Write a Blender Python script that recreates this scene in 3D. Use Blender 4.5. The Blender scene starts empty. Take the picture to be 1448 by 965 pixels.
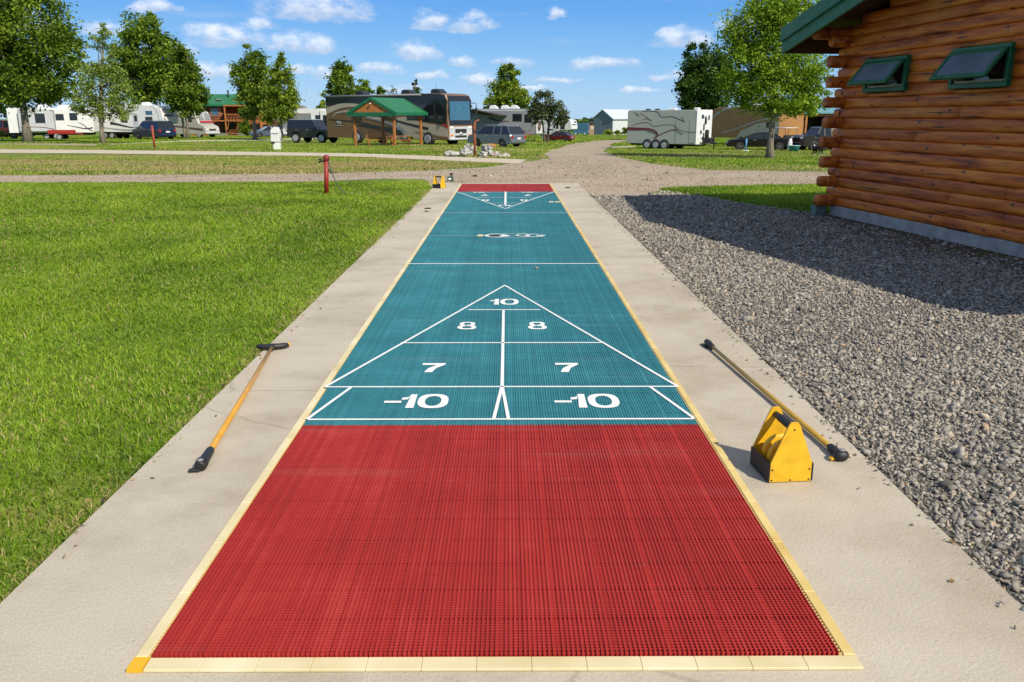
import bpy, bmesh, math, random
import numpy as np
from mathutils import Vector, Matrix, geometry
random.seed(7); RNG = np.random.default_rng(11)
R = math.radians; PI = math.pi
scn = bpy.context.scene
COL = scn.collection

# ------------------------------------------------------------------ camera
FOC, CX, CY, CAMH = 1203.0, 724.0, 482.5, 1.381
TH, PSI = R(14.83), R(0.32)
FW = Vector((math.cos(TH)*math.sin(PSI), math.cos(TH)*math.cos(PSI), -math.sin(TH)))
RT = Vector((math.cos(PSI), -math.sin(PSI), 0))
UP = RT.cross(FW)
EYE = Vector((0, 0, CAMH))
cd = bpy.data.cameras.new('camera'); cam = bpy.data.objects.new('camera', cd); COL.objects.link(cam)
cd.sensor_width = 36; cd.sensor_fit = 'HORIZONTAL'; cd.lens = FOC/1448*36
cd.clip_start = 0.05; cd.clip_end = 3000
M = Matrix((RT, UP, -FW)).transposed().to_4x4(); M.translation = EYE
cam.matrix_world = M; scn.camera = cam

def T(y):                                    # height of the open ground
    if y < 17: g = 0
    elif y < 25: g = (y-17)**2/16
    else: g = min(y, 330)-21
    return -0.03-0.014*g
def ray(px, py): return RT*((px-CX)/FOC)+UP*(-(py-CY)/FOC)+FW
def gnd(px, py):                             # where a direction meets the ground
    d = ray(px, py); lo, hi = 0.2, 600.0
    f = lambda t: EYE.z+d.z*t-T(d.y*t)
    for _ in range(60):
        m = (lo+hi)/2
        if f(m) > 0: lo = m
        else: hi = m
    return EYE+d*lo
def padpt(px, py):                           # where a direction meets the top of the concrete pad
    d = ray(px, py); return EYE+d*(-EYE.z/d.z)
def at(px, Y):                               # ground point at distance Y in a column
    py = 300.0
    z = T(Y)
    for _ in range(8):
        d = ray(px, py); p = EYE+d*(Y/d.y)
        py += (p.z-z)*FOC/Y
    return Vector((p.x, Y, z))
def pt(px, py, Y):
    d = ray(px, py); return EYE+d*(Y/d.y)
def mpp(Y): return (Y*math.cos(TH)+0.4)/FOC
def heading(dx, dy): return math.atan2(dy, dx)

# ------------------------------------------------------------------ tagging
def tag(o, label=None, cat=None, group=None, kind=None):
    if label: o['label'] = label
    if cat: o['category'] = cat
    if group: o['group'] = group
    if kind: o['kind'] = kind
    return o
def thing(name, label, cat, loc=(0, 0, 0), rz=0.0, group=None, s=1.0):
    o = bpy.data.objects.new(name, None); COL.objects.link(o)
    o.empty_display_size = 0.1
    o.location = loc; o.rotation_euler = (0, 0, rz); o.scale = (s, s, s)
    return tag(o, label, cat, group)
def copy_tree(o, parent=None):
    c = o.copy(); COL.objects.link(c); c.parent = parent
    for ch in [x for x in COL.objects if x.parent == o]: copy_tree(ch, c)
    return c

# ------------------------------------------------------------------ mesh builder
class MB:
    def __init__(s): s.v = []; s.f = []; s.sm = []
    def add(s, vs, fs, smooth=False):
        b = len(s.v); s.v += [tuple(v) for v in vs]
        for f in fs: s.f.append(tuple(b+i for i in f)); s.sm.append(smooth)
        return s
    def box(s, c, size, rot=None, bev=0.0):
        hx, hy, hz = size[0]/2, size[1]/2, size[2]/2
        b = min(bev, hx*.9, hy*.9, hz*.9)
        if b <= 0:
            vs = [Vector((x*hx, y*hy, z*hz)) for x in (-1, 1) for y in (-1, 1) for z in (-1, 1)]
            fs = [(0, 1, 3, 2), (4, 6, 7, 5), (0, 4, 5, 1), (2, 3, 7, 6), (0, 2, 6, 4), (1, 5, 7, 3)]
        else:
            vs = []; ix = {}
            for x in (-1, 1):
                for y in (-1, 1):
                    for z in (-1, 1):
                        for a in range(3):
                            q = [x*(hx-b), y*(hy-b), z*(hz-b)]
                            q[a] = (x*hx, y*hy, z*hz)[a]
                            ix[x, y, z, a] = len(vs); vs.append(Vector(q))
            fs = []; S = (-1, 1)
            for x in S: fs.append([ix[x, y, z, 0] for y, z in ((-1, -1), (1, -1), (1, 1), (-1, 1))])
            for y in S: fs.append([ix[x, y, z, 1] for x, z in ((-1, -1), (1, -1), (1, 1), (-1, 1))])
            for z in S: fs.append([ix[x, y, z, 2] for x, y in ((-1, -1), (1, -1), (1, 1), (-1, 1))])
            for y in S:
                for z in S: fs.append([ix[-1, y, z, 1], ix[1, y, z, 1], ix[1, y, z, 2], ix[-1, y, z, 2]])
            for x in S:
                for z in S: fs.append([ix[x, -1, z, 0], ix[x, 1, z, 0], ix[x, 1, z, 2], ix[x, -1, z, 2]])
            for x in S:
                for y in S: fs.append([ix[x, y, -1, 0], ix[x, y, 1, 0], ix[x, y, 1, 1], ix[x, y, -1, 1]])
            for x in S:
                for y in S:
                    for z in S: fs.append([ix[x, y, z, 0], ix[x, y, z, 1], ix[x, y, z, 2]])
        if rot is not None:
            m = rot if isinstance(rot, Matrix) else Matrix.Rotation(rot, 3, 'Z')
            vs = [m @ v for v in vs]
        c = Vector(c)
        return s.add([v+c for v in vs], fs)
    def prism(s, out, y0, y1, inset=0.0, rim=0.0, yfun=None):
        """side outline in (x,z), run across y; the two outer faces drawn in a little"""
        n = len(out); cx = sum(p[0] for p in out)/n; cz = sum(p[1] for p in out)/n
        lay = []
        def ring(y, ins):
            r = []
            for x, z in out:
                l = math.hypot(x-cx, z-cz) or 1; k = max(0, 1-ins/l)
                xx, zz = cx+(x-cx)*k, cz+(z-cz)*k
                yy = y if yfun is None else y*yfun(zz)
                r.append((xx, yy, zz))
            return r
        if inset > 0: lay = [ring(y0, inset), ring(y0+rim, 0), ring(y1-rim, 0), ring(y1, inset)]
        else: lay = [ring(y0, 0), ring(y1, 0)]
        vs = [p for r in lay for p in r]; fs = []
        for k in range(len(lay)-1):
            for i in range(n):
                j = (i+1) % n; fs.append((k*n+i, k*n+j, (k+1)*n+j, (k+1)*n+i))
        fs.append(tuple(range(n))); fs.append(tuple((len(lay)-1)*n+i for i in reversed(range(n))))
        return s.add(vs, fs)
    def slab(s, pts, t):                       # 3D polygon given a thickness vector
        n = len(pts); t = Vector(t)
        vs = [Vector(p) for p in pts]+[Vector(p)+t for p in pts]
        fs = [tuple(range(n)), tuple(reversed(range(n, 2*n)))]+[(i, (i+1) % n, n+(i+1) % n, n+i) for i in range(n)]
        return s.add(vs, fs)
    def cyl(s, p0, p1, r0, r1=None, n=12, caps=True, smooth=True):
        return s.tube([p0, p1], [r0, r0 if r1 is None else r1], n, caps, smooth)
    def tube(s, pts, rad, n=8, caps=True, smooth=True):
        pts = [Vector(p) for p in pts]
        if not isinstance(rad, (list, tuple)): rad = [rad]*len(pts)
        d0 = (pts[1]-pts[0]).normalized()
        a = Vector((0, 0, 1)) if abs(d0.z) < .9 else Vector((1, 0, 0))
        u = d0.cross(a).normalized(); vs = []; fs = []
        for k, p in enumerate(pts):
            d = (pts[min(k+1, len(pts)-1)]-pts[max(k-1, 0)]).normalized()
            u = (u-d*u.dot(d)).normalized(); w = d.cross(u)
            for i in range(n):
                t = 2*PI*i/n; vs.append(p+(u*math.cos(t)+w*math.sin(t))*rad[k])
        for k in range(len(pts)-1):
            for i in range(n):
                j = (i+1) % n; fs.append((k*n+i, k*n+j, (k+1)*n+j, (k+1)*n+i))
        s.add(vs, fs, smooth)
        if caps:
            b = len(s.v)-len(vs)
            s.f.append(tuple(b+i for i in reversed(range(n)))); s.sm.append(False)
            s.f.append(tuple(b+(len(pts)-1)*n+i for i in range(n))); s.sm.append(False)
        return s
    def lathe(s, prof, c, axis='z', n=16, smooth=True):     # profile (radius, height)
        c = Vector(c); vs = []; fs = []
        for r, h in prof:
            for i in range(n):
                t = 2*PI*i/n; a, b = r*math.cos(t), r*math.sin(t)
                vs.append(c+Vector((a, b, h) if axis == 'z' else ((a, h, b) if axis == 'y' else (h, a, b))))
        for k in range(len(prof)-1):
            for i in range(n):
                j = (i+1) % n; fs.append((k*n+i, k*n+j, (k+1)*n+j, (k+1)*n+i))
        if prof[0][0] > 1e-6: fs.append(tuple(reversed(range(n))))
        if prof[-1][0] > 1e-6: fs.append(tuple((len(prof)-1)*n+i for i in range(n)))
        return s.add(vs, fs, smooth)
    def rock(s, c, size, seed, sub=2, rough=.25, rot=0):
        rr = random.Random(seed); bm = bmesh.new(); bmesh.ops.create_icosphere(bm, subdivisions=sub, radius=1)
        dirs = [Vector((rr.gauss(0, 1), rr.gauss(0, 1), rr.gauss(0, 1))).normalized() for _ in range(9)]
        cut = [rr.uniform(.55, .9) for _ in dirs]
        vs = []
        m = Matrix.Rotation(rot, 3, 'Z')
        for v in bm.verts:
            p = v.co.copy()
            for d, h in zip(dirs, cut):
                k = p.dot(d)
                if k > h: p -= d*(k-h)*.9
            p *= 1+rr.uniform(-rough, rough)*.2
            p = m @ Vector((p.x*size[0], p.y*size[1], p.z*size[2])); vs.append(p+Vector(c))
        fs = [[v.index for v in f.verts] for f in bm.faces]; bm.free()
        return s.add(vs, fs)
    def build(s, name, mat, parent=None, label=None, cat=None, group=None, kind=None, loc=None):
        me = bpy.data.meshes.new(name); me.from_pydata(s.v, [], s.f)
        me.polygons.foreach_set('use_smooth', s.sm)
        bm = bmesh.new(); bm.from_mesh(me); bmesh.ops.recalc_face_normals(bm, faces=bm.faces); bm.to_mesh(me); bm.free()
        me.materials.append(mat)
        o = bpy.data.objects.new(name, me); COL.objects.link(o); o.parent = parent
        if loc is not None: o.location = loc
        return tag(o, label, cat, group, kind)

def np_mesh(name, V, F, mat, parent=None, tone=None, smooth=False):
    me = bpy.data.meshes.new(name); V = np.asarray(V, np.float32); F = np.asarray(F, np.int32)
    k = F.shape[1]
    me.vertices.add(len(V)); me.vertices.foreach_set('co', V.ravel())
    me.loops.add(F.size); me.loops.foreach_set('vertex_index', F.ravel())
    me.polygons.add(len(F)); me.polygons.foreach_set('loop_start', np.arange(len(F), dtype=np.int32)*k)
    me.update(calc_edges=True)
    if smooth: me.polygons.foreach_set('use_smooth', np.ones(len(F), bool))
    if tone is not None:
        a = me.attributes.new('tone', 'FLOAT', 'FACE'); a.data.foreach_set('value', np.asarray(tone, np.float32))
    me.materials.append(mat); me.validate()
    o = bpy.data.objects.new(name, me); COL.objects.link(o); o.parent = parent
    return o

# ------------------------------------------------------------------ materials
def nodes(name):
    m = bpy.data.materials.new(name); m.use_nodes = True
    nt = m.node_tree; b = nt.nodes['Principled BSDF']; return m, nt, b
def N(nt, t, **k):
    n = nt.nodes.new(t)
    for a, v in k.items():
        if a.startswith('_'): n.inputs[int(a[1:])].default_value = v
        else: setattr(n, a, v)
    return n
def rgb(c): return (c[0], c[1], c[2], 1)
def ramp(nt, stops, interp='LINEAR'):
    r = N(nt, 'ShaderNodeValToRGB'); e = r.color_ramp.elements; r.color_ramp.interpolation = interp
    while len(e) > 1: e.remove(e[-1])
    e[0].position = stops[0][0]; e[0].color = rgb(stops[0][1])
    for p, c in stops[1:]:
        x = e.new(p); x.color = rgb(c)
    return r
def mat(name, c, rough=.6, metal=0, var=.12, vs=6.0, bump=0, bs=40, coat=0, spec=.5, detail=4, c2=None, stretch=None):
    m, nt, b = nodes(name); L = nt.links.new
    tc = N(nt, 'ShaderNodeTexCoord'); src = tc.outputs['Object']
    if stretch:
        mp = N(nt, 'ShaderNodeMapping'); mp.inputs['Scale'].default_value = stretch; L(src, mp.inputs[0]); src = mp.outputs[0]
    if var or c2:
        nz = N(nt, 'ShaderNodeTexNoise'); nz.inputs['Scale'].default_value = vs; nz.inputs['Detail'].default_value = detail
        L(src, nz.inputs['Vector'])
        a = [x*(1-var) for x in c]; z = c2 or [min(1, x*(1+var)) for x in c]
        r = ramp(nt, [(.3, a), (.7, z)]); L(nz.outputs['Fac'], r.inputs[0]); L(r.outputs[0], b.inputs['Base Color'])
    else: b.inputs['Base Color'].default_value = rgb(c)
    b.inputs['Roughness'].default_value = rough; b.inputs['Metallic'].default_value = metal
    b.inputs['Coat Weight'].default_value = coat; b.inputs['Specular IOR Level'].default_value = spec
    if bump:
        n2 = N(nt, 'ShaderNodeTexNoise'); n2.inputs['Scale'].default_value = bs; n2.inputs['Detail'].default_value = 6
        L(src, n2.inputs['Vector'])
        bp = N(nt, 'ShaderNodeBump'); bp.inputs['Strength'].default_value = bump; bp.inputs['Distance'].default_value = .02
        L(n2.outputs['Fac'], bp.inputs['Height']); L(bp.outputs[0], b.inputs['Normal'])
    return m
def leafmat(name, dark, mid, lite, trans=.35, rough=.55):
    m, nt, b = nodes(name); L = nt.links.new
    at_ = N(nt, 'ShaderNodeAttribute', attribute_name='tone')
    r = ramp(nt, [(0, dark), (.5, mid), (1, lite)]); L(at_.outputs['Fac'], r.inputs[0])
    L(r.outputs[0], b.inputs['Base Color']); b.inputs['Roughness'].default_value = rough
    b.inputs['Specular IOR Level'].default_value = .25
    t = N(nt, 'ShaderNodeBsdfTranslucent'); L(r.outputs[0], t.inputs[0])
    mx = N(nt, 'ShaderNodeMixShader', _0=trans); L(b.outputs[0], mx.inputs[1]); L(t.outputs[0], mx.inputs[2])
    L(mx.outputs[0], nt.nodes['Material Output'].inputs[0]); return m
def tonemat(name, stops, rough=.85, bump=.0, bs=80):
    m, nt, b = nodes(name); L = nt.links.new
    at_ = N(nt, 'ShaderNodeAttribute', attribute_name='tone'); r = ramp(nt, stops)
    L(at_.outputs['Fac'], r.inputs[0])
    tc = N(nt, 'ShaderNodeTexCoord'); nz = N(nt, 'ShaderNodeTexNoise'); nz.inputs['Scale'].default_value = bs; nz.inputs['Detail'].default_value = 3
    L(tc.outputs['Object'], nz.inputs['Vector'])
    mx = N(nt, 'ShaderNodeMix', data_type='RGBA', blend_type='MULTIPLY'); mx.inputs[0].default_value = .55
    r2 = ramp(nt, [(.3, (.45, .45, .45)), (.7, (1, 1, 1))]); L(nz.outputs['Fac'], r2.inputs[0])
    L(r.outputs[0], mx.inputs[6]); L(r2.outputs[0], mx.inputs[7]); L(mx.outputs[2], b.inputs['Base Color'])
    b.inputs['Roughness'].default_value = rough; b.inputs['Specular IOR Level'].default_value = .3
    return m

def ground_mat(name, stops, scale, fine, fine_amt, bump, bscale, rough=.95, patch=None):
    """broad noise ramp, times a fine noise; patch = (colour, scale, threshold)"""
    m, nt, b = nodes(name); L = nt.links.new
    tc = N(nt, 'ShaderNodeTexCoord'); O = tc.outputs['Object']
    n1 = N(nt, 'ShaderNodeTexNoise'); n1.inputs['Scale'].default_value = scale; n1.inputs['Detail'].default_value = 8; n1.inputs['Roughness'].default_value = .65
    L(O, n1.inputs['Vector']); r = ramp(nt, stops); L(n1.outputs['Fac'], r.inputs[0]); cur = r.outputs[0]
    if patch:
        n3 = N(nt, 'ShaderNodeTexNoise'); n3.inputs['Scale'].default_value = patch[1]; n3.inputs['Detail'].default_value = 7; n3.inputs['Roughness'].default_value = .7
        mp = N(nt, 'ShaderNodeMapping'); mp.inputs['Location'].default_value = (3.3, 8.1, 0); mp.inputs['Scale'].default_value = patch[3] if len(patch) > 3 else (1, 1, 1)
        L(O, mp.inputs[0]); L(mp.outputs[0], n3.inputs['Vector'])
        rr = ramp(nt, [(patch[2]-.06, (0, 0, 0)), (patch[2]+.1, (1, 1, 1))]); L(n3.outputs['Fac'], rr.inputs[0])
        mx = N(nt, 'ShaderNodeMix', data_type='RGBA'); L(rr.outputs[0], mx.inputs[0]); L(cur, mx.inputs[6]); mx.inputs[7].default_value = rgb(patch[0]); cur = mx.outputs[2]
    n2 = N(nt, 'ShaderNodeTexNoise'); n2.inputs['Scale'].default_value = fine; n2.inputs['Detail'].default_value = 5
    L(O, n2.inputs['Vector'])
    r2 = ramp(nt, [(.3, (1-fine_amt,)*3), (.7, (1, 1, 1))]); L(n2.outputs['Fac'], r2.inputs[0])
    mu = N(nt, 'ShaderNodeMix', data_type='RGBA', blend_type='MULTIPLY'); mu.inputs[0].default_value = 1
    L(cur, mu.inputs[6]); L(r2.outputs[0], mu.inputs[7]); L(mu.outputs[2], b.inputs['Base Color'])
    b.inputs['Roughness'].default_value = rough; b.inputs['Specular IOR Level'].default_value = .2
    if bump:
        n4 = N(nt, 'ShaderNodeTexNoise'); n4.inputs['Scale'].default_value = bscale; n4.inputs['Detail'].default_value = 6
        L(O, n4.inputs['Vector'])
        bp = N(nt, 'ShaderNodeBump'); bp.inputs['Strength'].default_value = bump; bp.inputs['Distance'].default_value = .03
        L(n4.outputs['Fac'], bp.inputs['Height']); L(bp.outputs[0], b.inputs['Normal'])
    return m

def wood_mat(name, c_lo, c_mid, c_hi, axis_scale, rough=.5, knots=True, coat=.15):
    m, nt, b = nodes(name); L = nt.links.new
    tc = N(nt, 'ShaderNodeTexCoord'); mp = N(nt, 'ShaderNodeMapping'); mp.inputs['Scale'].default_value = axis_scale
    L(tc.outputs['Object'], mp.inputs[0])
    n1 = N(nt, 'ShaderNodeTexNoise'); n1.inputs['Scale'].default_value = 1; n1.inputs['Detail'].default_value = 7; n1.inputs['Roughness'].default_value = .65
    L(mp.outputs[0], n1.inputs['Vector'])
    r = ramp(nt, [(.34, c_lo), (.5, c_mid), (.66, c_hi)]); L(n1.outputs['Fac'], r.inputs[0]); cur = r.outputs[0]
    a = N(nt, 'ShaderNodeAttribute', attribute_name='tone'); rt = ramp(nt, [(0, (.55, .47, .42)), (1, (1.0, 1.0, 1.0))])
    L(a.outputs['Fac'], rt.inputs[0])
    mu = N(nt, 'ShaderNodeMix', data_type='RGBA', blend_type='MULTIPLY'); mu.inputs[0].default_value = 1 if knots else 0
    L(cur, mu.inputs[6]); L(rt.outputs[0], mu.inputs[7]); cur = mu.outputs[2]
    if knots:
        mk = N(nt, 'ShaderNodeMapping'); mk.inputs['Scale'].default_value = (1.6, 3.2, 3.2); L(tc.outputs['Object'], mk.inputs[0])
        vo = N(nt, 'ShaderNodeTexVoronoi'); vo.inputs['Scale'].default_value = 2.3; L(mk.outputs[0], vo.inputs['Vector'])
        rk = ramp(nt, [(.06, (1, 1, 1)), (.15, (0, 0, 0))]); L(vo.outputs['Distance'], rk.inputs[0])
        m2 = N(nt, 'ShaderNodeMix', data_type='RGBA'); L(rk.outputs[0], m2.inputs[0]); L(cur, m2.inputs[6]); m2.inputs[7].default_value = (.035, .012, .004, 1); cur = m2.outputs[2]
        ms = N(nt, 'ShaderNodeMapping'); ms.inputs['Scale'].default_value = (1.1, 22, 26); L(tc.outputs['Object'], ms.inputs[0])
        n5 = N(nt, 'ShaderNodeTexNoise'); n5.inputs['Scale'].default_value = 1.0; n5.inputs['Detail'].default_value = 3; L(ms.outputs[0], n5.inputs['Vector'])
        rs = ramp(nt, [(.62, (0, 0, 0)), (.70, (1, 1, 1))]); L(n5.outputs['Fac'], rs.inputs[0])
        m3 = N(nt, 'ShaderNodeMix', data_type='RGBA'); L(rs.outputs[0], m3.inputs[0]); L(cur, m3.inputs[6]); m3.inputs[7].default_value = (.06, .018, .005, 1); cur = m3.outputs[2]
    L(cur, b.inputs['Base Color']); b.inputs['Roughness'].default_value = rough; b.inputs['Coat Weight'].default_value = coat
    b.inputs['Coat Roughness'].default_value = .35
    bp = N(nt, 'ShaderNodeBump'); bp.inputs['Strength'].default_value = .35; bp.inputs['Distance'].default_value = .01
    L(n1.outputs['Fac'], bp.inputs['Height']); L(bp.outputs[0], b.inputs['Normal'])
    return m

MT = {}
MT['black'] = mat('black_rubber', (.015, .015, .016), .55, var=.2)
MT['tyre'] = mat('tyre_rubber', (.018, .018, .018), .85, var=.25, vs=20)
MT['under'] = mat('dark_underbody', (.02, .02, .02), .9)
MT['rim'] = mat('alloy_rim', (.42, .43, .44), .4, .35, var=.05)
MT['chrome'] = mat('bright_trim', (.6, .6, .6), .3, .6, var=.03)
MT['glass'] = mat('dark_glass', (.012, .016, .02), .06, var=0, spec=.7)
MT['blueglass'] = mat('blue_glass', (.04, .12, .2), .08, var=.2, spec=.8)
MT['white'] = mat('white_fibreglass', (.72, .72, .71), .35, var=.05, vs=2, coat=.2)
MT['lightgrey'] = mat('light_grey_panel', (.5, .51, .53), .4, var=.06, vs=2)
MT['grey'] = mat('grey_panel', (.22, .22, .225), .45, var=.1)
MT['red'] = mat('red_paint', (.35, .03, .02), .4, var=.15)
MT['lens'] = mat('red_lens', (.4, .012, .012), .2, var=.1)
MT['amber'] = mat('amber_lens', (.6, .2, .03), .25, var=.1)
MT['lampglass'] = mat('lamp_glass', (.7, .7, .68), .1, var=.05)
MT['plate'] = mat('plate_white', (.75, .75, .72), .4, var=.05)
MT['orangewood'] = wood_mat('orange_stained_timber', (.22, .07, .015), (.36, .125, .028), (.46, .18, .05), (9, 9, 2.2), .55, False, .1)
MT['greenroof'] = mat('green_metal_roofing', (.018, .15, .05), .45, .05, var=.12, vs=3)
MT['greentrim'] = mat('green_trim_paint', (.005, .125, .05), .5, var=.2, vs=9, coat=.1, bump=.1, bs=30)
MT['bark'] = mat('grey_bark', (.2, .17, .13), .95, var=.4, vs=9, bump=.8, bs=14, stretch=(1, 1, .25))
MT['darkbark'] = mat('dark_bark', (.09, .07, .05), .95, var=.4, vs=9, bump=.8, bs=14)
# ------------------------------------------------------------------ light and sky
SD = Vector((-.75, .88, -1.0)).normalized()           # the way sunlight travels
sl = bpy.data.lights.new('sun', 'SUN'); so = bpy.data.objects.new('sun', sl); COL.objects.link(so)
sl.energy = 4.3; sl.angle = R(.53); sl.color = (1, .92, .76)
so.rotation_euler = SD.to_track_quat('-Z', 'Y').to_euler(); so.location = (20, -20, 30)
w = bpy.data.worlds.new('World'); scn.world = w; w.use_nodes = True
nt = w.node_tree; L = nt.links.new; bg = nt.nodes['Background']
sky = N(nt, 'ShaderNodeTexSky', sky_type='NISHITA'); sky.sun_disc = False
sky.sun_elevation = math.asin(-SD.z); sky.sun_rotation = math.atan2(-SD.x, -SD.y)
sky.air_density = 1.0; sky.dust_density = .35; sky.ozone_density = 2.6; sky.altitude = 300
hs = N(nt, 'ShaderNodeHueSaturation'); hs.inputs['Saturation'].default_value = 1.12; hs.inputs['Value'].default_value = 1.0
L(sky.outputs[0], hs.inputs['Color'])
tcs = N(nt, 'ShaderNodeTexCoord'); sps = N(nt, 'ShaderNodeSeparateXYZ'); L(tcs.outputs['Generated'], sps.inputs[0])
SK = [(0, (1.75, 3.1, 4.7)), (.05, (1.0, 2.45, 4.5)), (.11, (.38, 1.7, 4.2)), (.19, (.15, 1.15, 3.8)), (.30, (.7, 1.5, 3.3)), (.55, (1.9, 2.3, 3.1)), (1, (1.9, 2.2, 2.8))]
blue = ramp(nt, SK); L(sps.outputs[2], blue.inputs[0])            # deep azure to the horizon; unseen upper sky brightened to fill the cabin wall
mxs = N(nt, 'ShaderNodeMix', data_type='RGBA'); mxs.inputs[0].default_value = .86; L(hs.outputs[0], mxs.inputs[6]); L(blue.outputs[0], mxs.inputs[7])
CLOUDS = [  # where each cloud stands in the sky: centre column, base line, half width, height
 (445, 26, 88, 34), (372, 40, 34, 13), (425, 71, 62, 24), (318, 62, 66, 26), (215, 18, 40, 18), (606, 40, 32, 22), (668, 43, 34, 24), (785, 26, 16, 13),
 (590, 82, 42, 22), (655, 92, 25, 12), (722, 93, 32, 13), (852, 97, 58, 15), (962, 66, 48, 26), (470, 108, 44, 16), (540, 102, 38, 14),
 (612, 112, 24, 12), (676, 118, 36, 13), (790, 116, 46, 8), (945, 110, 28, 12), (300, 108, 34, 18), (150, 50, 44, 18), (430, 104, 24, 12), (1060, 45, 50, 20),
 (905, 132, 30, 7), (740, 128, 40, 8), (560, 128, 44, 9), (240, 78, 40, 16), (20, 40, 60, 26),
 (1250, 20, 120, 40), (1420, 90, 90, 30), (-120, 90, 120, 40), (-320, 30, 160, 60), (-420, -160, 260, 150), (-700, 40, 260, 110), (-100, -320, 260, 150), (1700, 60, 160, 50), (560, -120, 160, 50), (900, -80, 120, 40), (200, -140, 150, 50)]  # large clouds far left and overhead are unseen, added to light the cabin wall
tc = N(nt, 'ShaderNodeTexCoord'); sp = N(nt, 'ShaderNodeSeparateXYZ'); L(tc.outputs['Generated'], sp.inputs[0])
def MA(op, a, b=None, clamp=False):
    n = N(nt, 'ShaderNodeMath', operation=op); n.use_clamp = clamp
    for i, v in enumerate((a, b)):
        if v is None: continue
        if isinstance(v, (int, float)): n.inputs[i].default_value = v
        else: L(v, n.inputs[i])
    return n.outputs[0]
azi = MA('ARCTAN2', sp.outputs[0], sp.outputs[1]); ele = MA('ARCSINE', sp.outputs[2])
cmb = N(nt, 'ShaderNodeCombineXYZ'); L(azi, cmb.inputs[0]); L(MA('MULTIPLY', ele, 1.7), cmb.inputs[1])
nz = N(nt, 'ShaderNodeTexNoise'); nz.inputs['Scale'].default_value = 26; nz.inputs['Detail'].default_value = 7; nz.inputs['Roughness'].default_value = .58
L(cmb.outputs[0], nz.inputs['Vector'])
sepn = N(nt, 'ShaderNodeSeparateColor'); L(nz.outputs['Color'], sepn.inputs[0])
az2 = MA('ADD', azi, MA('MULTIPLY', MA('SUBTRACT', sepn.outputs[0], .5), .05))
el2 = MA('ADD', ele, MA('MULTIPLY', MA('SUBTRACT', sepn.outputs[1], .5), .02))
dens = None; shade = None
for (px, py, hw, hh) in CLOUDS:
    d = ray(px, py).normalized(); a0 = math.atan2(d.x, d.y); e0 = math.asin(d.z)
    sx = hw/FOC*1.05; sy = hh/FOC*1.05
    dx = MA('MULTIPLY', MA('SUBTRACT', az2, a0), 1/sx)
    dy = MA('MULTIPLY', MA('SUBTRACT', el2, e0+.12*sy), 1/sy)
    dn = MA('MULTIPLY', MA('MINIMUM', dy, 0), 3.2)               # flat underside
    r2 = MA('ADD', MA('MULTIPLY', dx, dx), MA('ADD', MA('MULTIPLY', dy, dy), MA('MULTIPLY', dn, dn)))
    v = MA('SUBTRACT', 1.0, r2)
    v = MA('MAXIMUM', v, 0)
    hgt = MA('MULTIPLY', v, dy)
    dens = v if dens is None else MA('MAXIMUM', dens, v)
    shade = hgt if shade is None else MA('MAXIMUM', shade, hgt)
nf = N(nt, 'ShaderNodeTexNoise'); nf.inputs['Scale'].default_value = 42; nf.inputs['Detail'].default_value = 8; nf.inputs['Roughness'].default_value = .6
L(cmb.outputs[0], nf.inputs['Vector'])
nb = N(nt, 'ShaderNodeTexNoise'); nb.inputs['Scale'].default_value = 11; nb.inputs['Detail'].default_value = 4
L(cmb.outputs[0], nb.inputs['Vector'])
dd = MA('MULTIPLY', MA('POWER', dens, .7), MA('ADD', MA('MULTIPLY', nf.outputs['Fac'], 1.9), -.36))
mr = N(nt, 'ShaderNodeMapRange', interpolation_type='SMOOTHSTEP'); mr.inputs[1].default_value = .08; mr.inputs[2].default_value = .74; mr.inputs[4].default_value = .80
L(dd, mr.inputs[0])
# thin wisps low in the sky
nw = N(nt, 'ShaderNodeTexNoise'); nw.inputs['Scale'].default_value = 5; nw.inputs['Detail'].default_value = 7; nw.inputs['Roughness'].default_value = .62
mpw = N(nt, 'ShaderNodeMapping'); mpw.inputs['Scale'].default_value = (1, 4.2, 1); L(cmb.outputs[0], mpw.inputs[0]); L(mpw.outputs[0], nw.inputs['Vector'])
mw = N(nt, 'ShaderNodeMapRange', interpolation_type='SMOOTHSTEP'); mw.inputs[1].default_value = .52; mw.inputs[2].default_value = .8; mw.inputs[4].default_value = .4
L(nw.outputs['Fac'], mw.inputs[0])
cover = MA('MAXIMUM', mr.outputs[0], mw.outputs[0])
rc = ramp(nt, [(.0, (3.1, 3.6, 4.5)), (.45, (5.6, 5.75, 6.1))]); L(MA('ADD', shade, MA('MULTIPLY', MA('SUBTRACT', nf.outputs['Fac'], .5), .5)), rc.inputs[0])
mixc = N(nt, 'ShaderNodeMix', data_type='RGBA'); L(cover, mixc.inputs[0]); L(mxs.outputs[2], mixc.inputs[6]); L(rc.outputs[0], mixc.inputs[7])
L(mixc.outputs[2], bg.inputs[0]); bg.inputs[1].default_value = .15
scn.view_settings.view_transform = 'Standard'; scn.view_settings.look = 'None'; scn.view_settings.gamma = 1
scn.view_settings.exposure = 0.34
scn.render.engine = 'CYCLES'; scn.cycles.use_denoising = True; scn.cycles.max_bounces = 6; scn.cycles.diffuse_bounces = 4; scn.cycles.transparent_max_bounces = 6
scn.cycles.caustics_reflective = False; scn.cycles.caustics_refractive = False

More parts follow.
